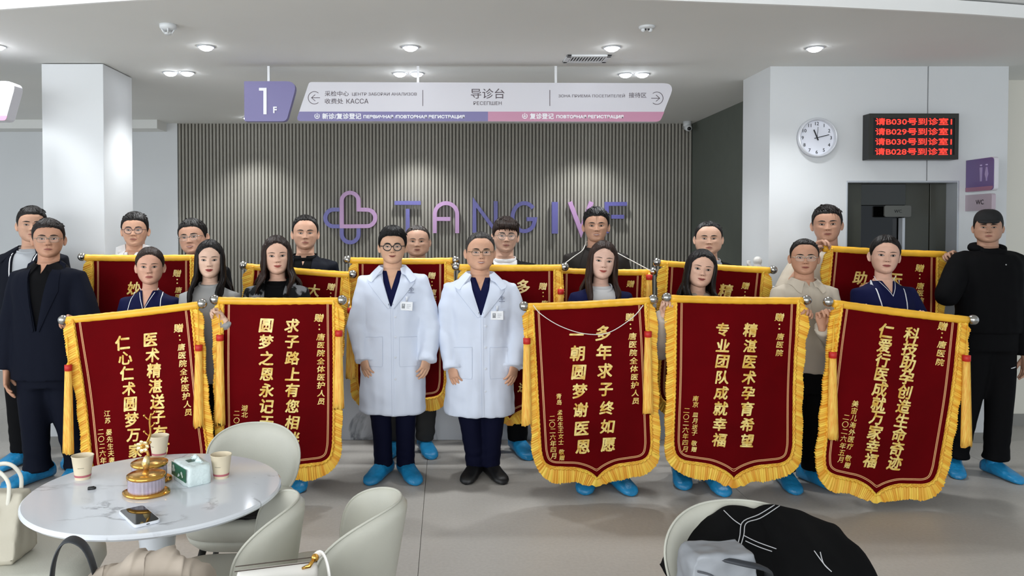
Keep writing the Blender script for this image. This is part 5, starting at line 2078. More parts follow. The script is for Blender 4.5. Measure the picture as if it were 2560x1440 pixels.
back_person('tall man in beige tee by the doorway reaching over the right back pennant', 2072, 511, 602,
            dict(skin='bd9078', hairline='short', haircol='1a1513', top=.05, side=.02, yaw=-3, roll=-2, jaw=.98, smile=.002, tufts=50), tee(C_beige), Y=5.62, arms=b9_arms)

# ================================================================ velvet pennants
M_velvet = mat('maroon_velvet', '#5e0106', 0.8, var=0.12, vscale=3, sheen=0.0, spec=0.06)
M_satin = mat('yellow_satin', '#f3b732', 0.42, var=0.10, vscale=6, bump=.35, bscale=14, spec=.5)
M_fringe = mat('yellow_fringe', '#e9a32c', 0.6, color2='#fbd04a', vscale=16, bump=.4, bscale=150)


def fringe_mat():
    m = bpy.data.materials.new('fringe_thread')
    m.use_nodes = True
    nt = m.node_tree; b = nt.nodes['Principled BSDF']
    a = nt.nodes.new('ShaderNodeAttribute'); a.attribute_name = 'strand'
    mx = nt.nodes.new('ShaderNodeMix'); mx.data_type = 'RGBA'
    mx.inputs[6].default_value = lin('#e39a22'); mx.inputs[7].default_value = lin('#fdd552')
    nt.links.new(a.outputs['Fac'], mx.inputs[0]); nt.links.new(mx.outputs[2], b.inputs['Base Color'])
    b.inputs['Roughness'].default_value = .55
    return m


M_thread = fringe_mat()
M_goldt = mat('gold_lettering', '#d9a93a', 0.38, color2='#f6e08c', vscale=28, spec=.7)
M_goldl = mat('gold_line', '#dda370', 0.45)
M_red = mat('red_band', '#c3231a', 0.5)
M_cord = mat('white_cord', '#e6e3dc', 0.6)


def half_outline(a, h):
    s = h / 1.075
    return [(a, 0), (a, .40 * s), (a, .80 * s), (a * .985, .90 * s), (a * .93, .955 * s), (a * .80, .985 * s), (a * .58, .996 * s), (a * .36, 1.006 * s), (a * .15, 1.035 * s), (0, 1.075 * s)]


def pennant(label, TL, TR, Y, h=1.075, a=None, cols=(), small=(), group='velvet pennants', tassels=(), knobs=(True, True), seed=1, knob_ext=.022, knob_r=.030):
    pl, pr = P(*TL, Y), P(*TR, Y)
    d = pr - pl
    w = d.length
    ang = math.atan2(d.z, d.x)
    c = (pl + pr) / 2
    root = empty('velvet_pennant', c, 0, label, 'pennant', group)
    root.rotation_euler = (0, -ang, 0)
    Minv = (Matrix.Translation(c) @ Matrix.Rotation(-ang, 4, 'Y')).inverted()
    a = a or (w / 2 - .052)
    rnd = random.Random(seed)

    def yb(x, v):
        return .012 * math.sin(x * 7 + seed) * min(1, v * 3) + .010 * math.sin(v * 6 + x * 4 + seed * 2) - .012 * v

    # header on its rod
    mb = MB()
    L = w / 2
    path = [(-L + 2 * L * i / 40, 0, .0 - .004 * math.sin(i / 40 * PI)) for i in range(41)]
    rings = []
    for i, (x, y, z) in enumerate(path):
        sq = 1 + .10 * math.sin(i * 1.7 + seed) + .06 * rnd.uniform(-1, 1)
        rings.append([(x, y + .020 * math.cos(t) * sq, z - .006 + .023 * math.sin(t) * (1 + .05 * rnd.uniform(-1, 1))) for t in [2 * PI * k / 12 for k in range(12)]])
    mb.loft(rings)
    mb.build('header', M_satin, root)
    mb = MB(); mb.tube([(-L - knob_ext, 0, 0), (L + knob_ext, 0, 0)], .008, 10)
    mb.build('rod', M_metal, root)
    for s, on in zip((-1, 1), knobs):
        if on:
            mb = MB(); mb.ball((s * (L + knob_ext), 0, 0), knob_r, n=24, m=14)
            mb.build('rod_knob', M_metal, root)
    # velvet sheet
    half = half_outline(a, h)
    dense = smooth_path([(x, v, 0) for x, v in half], 80)
    vs = np.array([p.y for p in dense]); xs = np.array([max(0, p.x) for p in dense])
    vs = np.maximum.accumulate(vs)
    rows = []
    for v in list(np.linspace(0, vs[40], 22)) + list(vs[41:]):
        wv = float(np.interp(v, vs, xs))
        rows.append([(wv * (-1 + 2 * j / 24), v) for j in range(25)])
    mb = MB()
    n = 25
    top = [(x, yb(x, v) - .002, -v) for r in rows for x, v in r]
    bot = [(x, yb(x, v) + .003, -v) for r in rows for x, v in r]
    N = len(top); f = []
    for i in range(len(rows) - 1):
        for j in range(24):
            q = (i * n + j, i * n + j + 1, (i + 1) * n + j + 1, (i + 1) * n + j)
            f += [q, tuple(N + t for t in q[::-1])]
    mb.add(top + bot, f)
    mb.build('velvet', M_velvet, root)
    # full outline left top -> tip -> right top
    out = [(-p.x, p.y) for p in dense] + [(p.x, p.y) for p in dense[::-1]][1:]
    O = [Vector(p) for p in out]
    seg = [0.0]
    for i in range(1, len(O)): seg.append(seg[-1] + (O[i] - O[i - 1]).length)
    tot = seg[-1]

    def at(s):
        i = min(max(int(np.searchsorted(seg, s)) - 1, 0), len(O) - 2)
        t = (s - seg[i]) / max(1e-9, seg[i + 1] - seg[i])
        p = O[i].lerp(O[i + 1], max(0, min(1, t)))
        d_ = (O[min(i + 2, len(O) - 1)] - O[max(i - 1, 0)]).normalized()
        return p, Vector((-d_.y, d_.x))           # outward (v grows downwards)
    # inset gold double line
    for ins in (.030, .0375):
        pts = []
        for i in range(181):
            p, nn = at(tot * i / 180)
            q = p - nn * ins
            if i == 90: q = Vector((0, p.y - ins * 1.45))
            elif p.y > .9 * h and q.x * p.x <= 0.0015 * abs(p.x) or (p.y > .97 * h and abs(q.x) < .004): continue
            pts.append(q)
        np_ = len(pts) - 1
        L_, R_ = [], []
        mb = MB(); rings = []
        for i, q in enumerate(pts):
            d_ = (pts[min(i + 1, np_)] - pts[max(i - 1, 0)]).normalized(); nn = Vector((-d_.y, d_.x))
            l, r = q + nn * .0021, q - nn * .0021
            y0 = yb(q.x, q.y)
            rings.append([(l.x, y0 - .0036, -l.y), (r.x, y0 - .0036, -r.y), (r.x, y0 - .001, -r.y), (l.x, y0 - .001, -l.y)])
        mb.loft(rings)
        mb.build('gold_line', M_goldl, root, False)
    # fringe
    ns = 820
    rows = [[], [], [], [], []]
    gather = 0
    for i in range(ns + 1):
        s = tot * i / ns
        p, nn = at(s)
        side = abs(nn.x)
        hang = Vector((nn.x, nn.y + .42 * side)).normalized() if p.y < .86 * h else Vector((nn.x, nn.y + .2)).normalized()
        ln = (.058 + .034 * (1 - side)) * (1 + .05 * rnd.uniform(-1, 1) + .07 * math.sin(s * 31 + seed))
        flap = math.exp(-((p.y - .10) / .16) ** 2) * side
        ln += .014 * flap
        if p.y < .03: ln *= .35 + .65 * p.y / .03
        tip = math.exp(-(abs(p.x) / .012) ** 2) if p.y > .9 * h else 0
        ln *= 1 - .35 * tip
        gather = .7 * gather + .3 * rnd.uniform(-1, 1)
        for k, u in enumerate((-.10, .10, .4, .75, 1.0)):
            q = p + hang * (ln * u)
            am = (0, .0015, .0025, .0035, .0045)[k]
            y0 = yb(p.x, p.y) - .006 - .010 * math.sin(min(1, u + .1) * PI * .55) - am * math.sin(i * 1.45 + .6 * math.sin(i * .23)) * (.6 + .6 * abs(gather)) - .007 * flap * math.sin(s * 38) * u
            rows[k].append((q.x + .0015 * rnd.uniform(-1, 1) * u, y0, -q.y))
    mb = MB()
    n = ns + 1
    V = [q for r in rows for q in r]; N = len(V)
    V2 = [(x, y + .012, z) for x, y, z in V]
    f = []
    for k in range(4):
        for i in range(ns):
            q = (k * n + i, k * n + i + 1, (k + 1) * n + i + 1, (k + 1) * n + i)
            f += [q, tuple(N + t for t in q[::-1])]
    mb.add(V + V2, f)
    fo = mb.build('fringe', M_thread, root)
    at_ = fo.data.attributes.new('strand', 'FLOAT', 'POINT')
    sv = [min(1, max(0, .5 + .5 * math.sin(i * .37 + seed) * math.sin(i * .11) + rnd.uniform(-.45, .45))) for i in range(n)]
    at_.data.foreach_set('value', sv * 10)
    # braid covering the seam
    path, rad = [], []
    for i in range(301):
        p, nn = at(tot * i / 300)
        q = p + nn * (.002 + .004 * math.sin(i * 2.2))
        path.append((q.x, yb(p.x, p.y) - .012, -q.y)); rad.append(.0075 + .002 * math.sin(i * 2.2))
    mb = MB(); mb.tube(path, rad, 6)
    mb.build('braid', M_fringe, root)
    # lettering
    def column(txt, x, v0, pitch, size, bold, squash=1.0, jitter=.02):
        mb = MB()
        v = v0
        for ch in txt:
            if ch == ' ':
                v += pitch * .7; continue
            if ch == '：':
                for dv in (-.014, .012):
                    yy = yb(x, v) - .003
                    mb.ball((x, yy, -(v + dv)), .0052, .002, .0052, 8, 6)
                v += pitch; continue
            b = len(mb.v)
            text_add(mb, ch, 0, 0, 0, fat=size * bold, size=size, shear=.12)
            rot = rnd.uniform(-jitter, jitter) - .03
            sc = size and rnd.uniform(.96, 1.06)
            for k in range(b, len(mb.v)):
                px, py, pz = mb.v[k]
                nx = .020 * size * noise.noise(Vector((px / size * 5, pz / size * 5, v * 31 + seed)))
                nz = .020 * size * noise.noise(Vector((px / size * 5 + 9, pz / size * 5, v * 31 + seed)))
                px, pz = (px + nx) * sc, (pz + nz) * sc * squash
                px, pz = px * math.cos(rot) - pz * math.sin(rot), px * math.sin(rot) + pz * math.cos(rot)
                mb.v[k] = (x + px, py + yb(x + px, v - pz) - .0035, pz - v)
            v += pitch
        if mb.v: mb.build('lettering', M_goldt, root, False)
    for c_ in cols: column(*c_)
    for c_ in small: column(*c_)
    # tassels
    for (bx, by, ey) in tassels:
        p0 = Minv @ P(bx, by, Y - .045); p1 = Minv @ P(bx, ey, Y - .045)
        up = Minv.to_3x3() @ Vector((0, 0, 1))
        top_ = Vector((L * (1 if p0.x > 0 else -1) * .985, -.01, -.01))
        mb = MB(); mb.tube([top_, p0 + up * .03, p0], .0035, 6)
        t = mb.build('tassel', M_satin, root)
        mb = MB(); mb.tube([p0 + up * .030, p0 + up * .018, p0 + up * .016], [.004, .010, .012], 10)
        mb.build('tassel_bead', M_satin, t)
        mb = MB(); mb.tube([p0 + up * .016, p0 + up * .014, p0 - up * .020, p0 - up * .022], [.015, .0225, .0225, .018], 14)
        mb.build('tassel_band', M_red, t)
        mb = MB(); rings = []
        Lt = (p0 - p1).length
        ax = (p1 - p0).normalized(); sx = ax.cross(Vector((0, 1, 0))).normalized()
        for u in (0, .1, .3, .6, .9, 1.0):
            rings.append([p0 + ax * (.018 + (Lt - .018) * u + (.014 * rnd.uniform(-1, 1) if u == 1 else 0)) + sx * (math.cos(t_) * (.019 + .013 * u) * (1 + .10 * math.sin(k * 2.6))) + Vector((0, 1, 0)) * (math.sin(t_) * .016 * (1 + .14 * math.sin(k * 2.6))) for k, t_ in enumerate([2 * PI * k / 36 for k in range(36)])])
        mb.loft(rings)
        mb.build('tassel_skirt', mat('tassel_thread', '#f0a63e', .55, color2='#fbd05e', vscale=30, stretch=(6, 6, .6)), t)
    return root, Minv, yb


COLS = lambda r, l, v0, pitch, size, x1=.083, x2=-.083: [(r, x1, v0, pitch, size, .030), (l, x2, v0, pitch, size, .030)]
FROM_ALL, FROM = '唐医院全体医护人员', '唐医院'


def dedication(txt, x=.262, v=.113, pitch=.0495):
    return [('赠', x, v, .05, .058, .022, .9), ('：', x + .002, v + .058, .05, .05, .03), (txt, x + .01, v + .117, pitch, .048, .022, .9)]


pennant('front pennant at far left with a tassel hanging clear of its tilted edge', (165, 799), (498, 760), 4.62, 1.09, a=.352,
        cols=[('医术精湛送子有方', .085, .180, .0935, .088, .030), ('仁心仁术圆梦万家', -.085, .180, .0935, .088, .030)],
        small=[('赠', .262, .13, .05, .058, .022, .9), ('：', .264, .19, .05, .05, .03), (FROM_ALL, .268, .245, .049, .048, .022, .9), ('江苏 晏先生夫妻 敬赠', -.235, .595, .042, .038, .016), ('二〇二六年四月', -.285, .70, .043, .040, .01)],
        tassels=[(171, 918, 1132), (497, 868, 1066)], seed=3, knob_ext=.018)
pennant('front pennant behind the round table, about the wish for a child', (546, 749), (846, 750), 4.66, 1.08, a=.335,
        cols=COLS('求子路上有您相伴', '圆梦之恩永记于心', .155, .0985, .088, .086, -.070),
        small=dedication(FROM_ALL, .248, .108) + [('湖北 王女士 敬赠', -.205, .66, .04, .038, .016), ('二〇二六年四月', -.255, .692, .045, .040, .01)],
        tassels=[(550, 843, 1060), (847, 832, 1020)], seed=5)
pennant('front pennant right of the doctors with a white cord looped across it', (1319, 765), (1624, 749), 4.66, 1.075, a=.340,
        cols=COLS('多年求子终如愿', '一朝圆梦谢医恩', .19, .114, .092, .078, -.082),
        small=dedication(FROM_ALL, .245, .10) + [('青岛 孟先生王女士 敬赠', -.212, .555, .0362, .034, .016), ('二〇二六年四月', -.262, .685, .0385, .038, .01)],
        tassels=[(1317, 851, 1062), (1620, 834, 1035)], seed=7)
pennant('front pennant second from the right, about a skilled team and hope', (1676, 744), (2007, 750), 4.62, 1.08, a=.362,
        cols=COLS('精湛医术孕育希望', '专业团队成就幸福', .185, .0955, .084, .080, -.085),
        small=dedication(FROM, .255, .105) + [('南京 皿月送子 敬赠', -.235, .605, .037, .035, .016), ('二〇二六年四月', -.288, .68, .0395, .038, .01)], seed=11)
pennant('rightmost front pennant, tilted down to the right, with the longest two columns', (2083, 756), (2420, 798), 4.52, 1.10, a=.352,
        cols=[('科技助孕创造生命奇迹', .088, .13, .0855, .088, .030), ('仁爱行医成就万家幸福', -.065, .13, .0855, .088, .030)],
        small=[('赠', .262, .06, .05, .058, .022, .9), ('：', .264, .115, .05, .05, .03), (FROM, .270, .168, .052, .05, .022, .9), ('美宙儿海外医疗 敬赠', -.205, .575, .042, .040, .016), ('二〇二六年五月', -.25, .66, .042, .040, .01)],
        tassels=[(2082, 886, 1098), (2416, 894, 1114)], seed=13, knob_ext=.03)
YQ = 5.40
pennant('back pennant at left between the pillar and the woman in grey', (213, 642), (497, 642), YQ, 1.09, cols=[('妙手仁心', -.055, .22, .10, .09, .030)], small=dedication('唐医院', .25, .115), seed=17, group='back velvet pennants')
pennant('back pennant behind the woman in camouflage, sloping down to the right', (617, 664), (874, 685), YQ - .07, 1.075, cols=[('大爱', .115, .135, .10, .09, .030)], small=dedication('唐医院', .235, .10), seed=19, group='back velvet pennants', tassels=[(876, 775, 945)])
pennant('back pennant behind the doctor with round glasses', (876, 649), (1131, 650), YQ + .03, 1.06, small=[(t[0], t[1] - .03) + t[2:] for t in dedication('唐医院全体', .245, .11)] + [('之恩', -.20, .79, .05, .05, .03)], seed=23, group='back velvet pennants')
pennant('back pennant behind the doctor with thin glasses', (1148, 666), (1404, 667), YQ - .07, 1.06, cols=[('多', .085, .14, .10, .10, .026)], small=dedication('唐医院', .225, .135) + [('送', .09, .84, .05, .07, .03)], seed=29, group='back velvet pennants', tassels=[(1402, 728, 890)])
q5, q5inv, _ = pennant('back pennant hanging by a white cord from the tallest man\'s neck', (1386, 675), (1625, 679), 5.50, 1.05, a=.29, small=[('赠', .205, .09, .05, .06, .022, .9)], seed=31, group='back velvet pennants', tassels=[(1623, 692, 860)])
pennant('back pennant left of the small statue, sloping down to the right', (1650, 656), (1925, 674), YQ, 1.075, cols=[('精', .085, .17, .10, .10, .026)], small=dedication('唐医院', .225, .125), seed=37, group='back velvet pennants')
pennant('back pennant before the doorway held by two men at its upper corners', (2058, 619), (2364, 634), 5.38, 1.09, a=.372, cols=[('助', -.155, .20, .10, .10, .026), ('天', .085, .20, .10, .10, .026)], small=[('赠', .255, .11, .05, .06, .022, .9), ('：', .257, .17, .05, .05, .03), ('唐医院', .26, .235, .05, .052, .022, .9)], seed=41, group='back velvet pennants', knobs=(True, True), knob_r=.016)

# cords
mb = MB()
pts = [P(1333, 763, 4.615), P(1352, 785, 4.612), P(1400, 815, 4.610), P(1460, 834, 4.612), P(1520, 832, 4.612), P(1580, 795, 4.612), P(1608, 763, 4.615)]
mb.tube(smooth_path(pts, 50), .0028, 6)
mb.build('cord', M_cord, None)
tag(bpy.data.objects['cord'], 'white cord looped across the front of the pennant right of the doctors', 'cord')
mb = MB()
pts = [P(1394, 672, 5.47), P(1434, 642, 5.54), P(1456, 626, 5.63), P(1463, 612, 5.72), P(1468, 604, 5.80), P(1490, 600, 5.84), P(1514, 604, 5.80), P(1522, 614, 5.72), P(1538, 629, 5.63), P(1580, 652, 5.54), P(1627, 677, 5.47)]
mb.tube(smooth_path(pts, 60), .0032, 6)
o = mb.build('cord', M_cord, None)
tag(o, 'white cord round the tallest man\'s neck carrying his pennant', 'cord')

# ================================================================ tables, chairs and what lies on them
M_leather = mat('cream_leather', '#c6c5b9', 0.42, var=.03, vscale=5, bump=.06, bscale=180, spec=.45)
M_leg = mat('dark_chair_leg', '#3a3a3a', 0.35, metal=.7)
M_goldm = mat('polished_gold', '#d8a552', 0.18, metal=1.0)


def shell(w, h, curve, lean, th, n=28, m=18, ex=2.6, low=.75):
    """padded oval back: curved panel in (x, y, z), inner side towards -y"""
    F, B = [], []
    for i in range(m + 1):
        v = -1 + 2 * i / m
        for j in range(n + 1):
            u = -1 + 2 * j / n
            # square to superellipse
            e = 2.0 / ex
            a, b = u, v
            r = max(abs(a), abs(b))
            if r > 1e-6:
                t = math.atan2(b, a); c, s = math.cos(t), math.sin(t)
                rr = (abs(c) ** ex + abs(s) ** ex) ** (-1 / ex) * r
                a, b = rr * c, rr * s
            x = a * w / 2 * (1 - (1 - low) * (.5 - .5 * b) ** 2)
            z = (b + 1) / 2 * h
            y = -curve * (a * a) + lean * (b + 1) / 2
            edge = 1 - max(0, (r - .82) / .18) ** 2.2 if r > .82 else 1
            edge = max(edge, 0.0)
            puff = .55 + .45 * math.cos(min(1, r) * PI / 2)
            F.append((x, y - th * .5 * edge * puff * 1.25, z)); B.append((x, y + th * .5 * edge, z))
    N = len(F); f = []
    k = n + 1
    for i in range(m):
        for j in range(n):
            q = (i * k + j, i * k + j + 1, (i + 1) * k + j + 1, (i + 1) * k + j)
            f += [q, tuple(N + t for t in q[::-1])]
    ed = list(range(k)) + [i * k + n for i in range(1, m + 1)] + [m * k + j for j in range(n - 1, -1, -1)] + [i * k for i in range(m - 1, 0, -1)]
    for i in range(len(ed)):
        a, b = ed[i], ed[(i + 1) % len(ed)]
        f.append((a, a + N, b + N, b))
    rim = [tuple((np.array(F[i]) + np.array(B[i])) / 2) for i in ed]
    return F + B, f, rim


def chair(label, loc, rz, w=.46, h=.40, zb=.40, curve=.14, lean=.07, yb=.25, seat=(.44, .44), group='cream leather chairs', low=.75):
    """faces -y in its own frame: backrest at +y"""
    r = empty('lounge_chair', (loc[0], loc[1], 0), rz, label, 'chair', group)
    v, f, rim = shell(w, h, curve, lean, .055, low=low)
    mb = MB().add([(x, y + yb, z + zb) for x, y, z in v], f)
    bk = mb.build('backrest', M_leather, r)
    mb = MB(); mb.tube([(x, y + yb, z + zb) for x, y, z in rim + rim[:2]], .0045, 6)
    mb.build('piping', M_leather, bk)
    # seat cushion
    rings = []
    for z, s in ((.36, .80), (.375, .94), (.41, 1.0), (.445, .99), (.462, .93), (.468, .80), (.470, .4)):
        rings.append([(seat[0] / 2 * s * math.copysign(abs(math.cos(t)) ** .6, math.cos(t)), seat[1] / 2 * s * math.copysign(abs(math.sin(t)) ** .6, math.sin(t)), z) for t in [2 * PI * q / 44 for q in range(44)]])
    mb = MB().loft(rings); mb.build('seat', M_leather, r)
    rings = []
    for z, s in ((.30, .55), (.315, .80), (.345, .92), (.372, .96)):
        rings.append([(seat[0] / 2 * s * math.copysign(abs(math.cos(t)) ** .6, math.cos(t)), seat[1] / 2 * s * math.copysign(abs(math.sin(t)) ** .6, math.sin(t)) + .01, z) for t in [2 * PI * q / 44 for q in range(44)]])
    mb = MB().loft(rings); mb.tube([(0, .12, .33), (0, yb - .01, .37), (0, yb + .015, .52)], [.05, .045, .03], 12, flat=.5, ref=(0, 0, 1)); mb.build('seat_shell', M_leather, r)
    for sx in (-1, 1):
        for sy in (-1, 1):
            mb = MB().tube([(sx * .13, sy * .13, .31), (sx * .21, sy * .20, 0.0)], [.016, .010], 10)
            mb.build('leg', M_leg, r)
    return r


# ---- round marble table
TX, TY, TR_, TZ_ = -1.05, 2.77, .442, .72
tb = empty('round_table', (TX, TY, 0), 0, 'round white marble table in the left foreground', 'table')
mb = MB(); mb.lathe([(.001, TZ_ - .024), (TR_ - .03, TZ_ - .024), (TR_ - .008, TZ_ - .021), (TR_, TZ_ - .013), (TR_ - .001, TZ_ - .005), (TR_ - .007, TZ_), (.001, TZ_)], 96)
mb.build('tabletop', M_tablemarble, tb, angle=30)
mb = MB(); mb.lathe([(.001, .02), (.05, .02), (.075, .06), (.06, .2), (.055, .45), (.075, .64), (.13, .692), (.001, .696)], 40)
mb.build('pedestal', M_tablemarble, tb)
mb = MB(); mb.lathe([(.001, 0), (.25, 0), (.25, .012), (.08, .035), (.001, .035)], 48)
mb.build('base', M_leg, tb, angle=30)


def on_table(px, py, z=TZ_):
    a = P(px, py, 1.0) - Vector((0, 0, CAMH))
    return Vector((0, 0, CAMH)) + a * ((z - CAMH) / a.z)


# ---- paper cups
def cup_mats():
    m = mat('kraft_paper', '#d9cbb0', 0.7)
    return m


M_cup = cup_mats()
M_cupband = mat('cup_pink_band', '#b3636b', 0.6)
M_cupprint = mat('cup_print', '#8d8674', 0.7)
M_coffee = mat('pale_tea', '#b9a47c', 0.15)


def paper_cup(px, py, label, rot, dx=0):
    p = on_table(px, py)
    r = empty('paper_cup', p, rot, label, 'cup', 'paper cups on the marble table')
    mb = MB(); mb.lathe([(.0275, 0), (.0275, .002), (.0385, .084), (.0400, .0855), (.0402, .088), (.0385, .0885), (.0372, .086), (.0268, .008), (.001, .008)], 40, cap0=False)
    mb.build('wall', M_cup, r, angle=50)
    mb = MB(); mb.lathe([(.02785 + .131 * .010, .010), (.02795 + .131 * .0105, .0105), (.02795 + .131 * .0175, .0175), (.02785 + .131 * .018, .018)], 40, cap0=False, cap1=False)
    mb.build('pink_band', M_cupband, r)
    mb = MB()
    for q in range(9):
        a0 = -PI / 2 - .34 + q * .075
        z = .047; rr = .0275 + .131 * z + .0004
        v = [(rr * math.cos(a), rr * math.sin(a), z + d) for a in (a0, a0 + .05) for d in (-.0012, .0012)]
        mb.add(v, [(0, 2, 3, 1)])
    mb.build('print', M_cupprint, r)
    return r


paper_cup(207, 1196, 'paper cup at the left edge of the marble table by the pen cap', 0.25)
paper_cup(553, 1193, 'paper cup right of the tissue pack on the marble table', -0.1)
paper_cup(398, 1141, 'paper cup behind the gold candy box on the marble table', -0.6)

# ---- tissue pack
Fp, Rp, Lp = on_table(467, 1221), on_table(532, 1207), on_table(427, 1192)
ux = (Rp - Fp).normalized(); lw, ll = (Rp - Fp).length, .155
uy = Vector((-ux.y, ux.x, 0)); hh = .072
tp = empty('tissue_pack', Fp + ux * lw / 2 + uy * ll / 2, math.atan2(ux.y, ux.x), 'soft green and white pack of tissues on the marble table', 'tissue pack')
lw2, ll2 = lw / 2, ll / 2
mb = MB(); rings = []
for z, s in ((0, .97), (.004, 1), (.03, 1.01), (.06, .99), (.070, .95), (.073, .85)):
    ring = []
    for t in [2 * PI * q / 48 for q in range(48)]:
        c, s_ = math.cos(t), math.sin(t)
        x = lw2 * s * math.copysign(abs(c) ** .32, c); y = ll2 * s * math.copysign(abs(s_) ** .32, s_)
        nz = .004 * noise.noise(Vector((x * 40, y * 40, z * 50)))
        ring.append((x + nz, y + nz, z))
    rings.append(ring)
mb.loft(rings)
mb.build('pack', mat('pale_plastic_film', '#d3e0df', .28, var=.06, vscale=30, bump=.4, bscale=45), tp)
mb = MB()
v = [(-lw2 - .0012, y, z) for y in np.linspace(-ll2 * .93, ll2 * .93, 12) for z in (.017, .066)]
mb.add(v, [(2 * i, 2 * i + 2, 2 * i + 3, 2 * i + 1) for i in range(11)])
v = [(-lw2 + .02 + .0 * y, y, z) for y in (0, 1) for z in (0, 1)]
mb.build('green_side', mat('green_film', '#2c6a4f', .3), tp)
mb = MB()
for yy, zz, r in ((.05, .05, .010), (.042, .040, .008), (.056, .038, .009), (-.03, .042, .009), (-.038, .034, .007)):
    mb.add([(-lw2 - .0018, yy + r * math.cos(2 * PI * q / 12), zz + r * .8 * math.sin(2 * PI * q / 12)) for q in range(12)], [tuple(range(12))])
mb.build('flower_print', mat('pale_print', '#c9d8cc', .4), tp)
MB().box(-lw2 * .35, lw2 * .25, -.012, .02, .0735, .0745).build('label', mat('dark_green_print', '#2b5347', .4), tp, False)
mb = MB(); rings = []
for q in range(13):
    u = q / 12
    y = -ll2 * .6 + ll * .6 * u
    hgt = .020 * math.sin(u * PI) + .002
    rings.append([(.012 + .010 * math.sin(q * 1.3), y, .072), (.017 + .004 * math.sin(q * 2.1), y, .072 + hgt), (.022, y, .072 + hgt * .9), (.030 + .006 * math.sin(q), y, .072)])
mb.loft(rings)
mb.build('film_fold', MATS['pale_plastic_film'], tp)

# ---- gold candy box with two crystal trays and a flower stem
g1, g2 = on_table(366, 1234), on_table(374, 1201)
cb = empty('candy_box', g1, 0, 'gold and crystal double candy box with a gold flower stem', 'candy box')
M_crystal = mat('ribbed_crystal', '#d9cfe0', .08, spec=.9, trans=.55)
for i, (gp, zo) in enumerate(((g1, 0.0), (g2, 0.0))):
    o = gp - g1
    mb = MB(); rings = []
    for z, s in ((.0, .9), (.004, 1.0), (.010, 1.0), (.014, .88)):
        rings.append([(o.x + .076 * s * (1 + .10 * abs(math.cos(t)) ** 8) * math.cos(t), o.y + .070 * s * math.sin(t), z) for t in [2 * PI * q / 48 for q in range(48)]])
    mb.loft(rings); mb.build('gold_tray', M_goldm, cb)
    mb = MB(); rings = []
    for z, s in ((.014, .058), (.020, .061), (.056, .061), (.060, .059)):
        rings.append([(o.x + s * (1 + .022 * (q % 2)) * math.cos(2 * PI * q / 60), o.y + s * (1 + .022 * (q % 2)) * math.sin(2 * PI * q / 60), z) for q in range(60)])
    mb.loft(rings); mb.build('crystal_bowl', M_crystal, cb, False)
    mb = MB(); mb.lathe([(.058, .014), (.056, .03), (.001, .03)], 32, (o.x, o.y, 0), cap0=False)
    mb.build('sweets', mat('pink_sweets', '#d48fc4', .5, color2='#e9dca0', vscale=60), cb)
    mb = MB(); mb.lathe([(.064, .060), (.067, .064), (.066, .070), (.058, .074), (.02, .077), (.001, .077)], 44, (o.x, o.y, 0))
    mb.build('gold_lid', M_goldm, cb)
    for a in (.25,):
        mb = MB(); mb.ball((o.x + .082 * math.cos(-.3), o.y + .075 * math.sin(-.3), .012), .007); mb.build('gold_bead', M_goldm, cb)
mb = MB()
mid = (g2 - g1) * .35
stem = smooth_path([(mid.x, mid.y, .076), (mid.x + .004, mid.y, .12), (mid.x - .004, mid.y, .155), (mid.x + .012, mid.y, .20), (mid.x + .010, mid.y, .245), (mid.x + .016, mid.y, .275)], 24)
mb.tube(stem, [.006 - .0025 * i / 23 for i in range(24)], 8)
for q, (t, s) in enumerate(((9, 1), (13, -1), (16, 1), (19, -1), (21, 1))):
    b = stem[t]; mb.tube([b, (b.x + s * .010, b.y - .004, b.z + .008), (b.x + s * .018, b.y - .006, b.z + .018)], [.003, .0026, .001], 6)
    mb.ball((b.x + s * .018, b.y - .006, b.z + .018), .0045, n=8, m=6)
mb.build('gold_stem', M_goldm, cb)
mb = MB(); mb.tube([(mid.x, mid.y - .01, .077), (mid.x - .002, mid.y - .012, .098), (mid.x + .002, mid.y - .012, .118), (mid.x, mid.y - .012, .126)], [.010, .014, .010, .002], 12)
mb.build('gold_bud', mat('pale_gold', '#ecd59a', .25, metal=.8), cb)
for q in range(7):
    a = 2 * PI * q / 7
    c0 = Vector((mid.x - .010, mid.y - .012, .158))
    mb = MB(); d = Vector((math.cos(a), -.25, math.sin(a)))
    mb.tube([c0, c0 + d * .010, c0 + d * .018, c0 + d * .024], [.003, .009, .009, .003], 8, flat=.35, ref=(0, 1, 0))
    mb.build('petal', MATS['pale_gold'], cb)
mb = MB(); mb.ball((mid.x - .010, mid.y - .020, .158), .007); mb.build('flower_heart', M_goldm, cb)

# ---- phone
ph = [on_table(*q) for q in ((293, 1281), (352, 1264), (404, 1309), (345, 1328))]
pcen = sum(ph, Vector()) / 4
dl = ((ph[2] - ph[1]) + (ph[3] - ph[0])).normalized()
ph_o = empty('phone', pcen, math.atan2(dl.y, dl.x), 'white edged smartphone lying face up on the marble table', 'phone')
poly = rounded_poly([(-.086, -.041), (.086, -.041), (.086, .041), (-.086, .041)], [.014] * 4)
mb = MB(); mb.loft([[(x * s, y * s, z) for x, y in poly] for z, s in ((0, .97), (.0015, 1), (.0085, 1), (.010, .975))])
mb.build('case', mat('phone_case', '#d9dce3', .3), ph_o, angle=30)
mb = MB(); mb.loft([[(x * .955, y * .92, z) for x, y in poly] for z in (.009, .0106)])
mb.build('screen', mat('phone_glass', '#08090b', .04, spec=.7), ph_o, angle=30)
MB().box(.0858, .0866, -.005, .005, .004, .0065).build('port', M_black, ph_o, False)

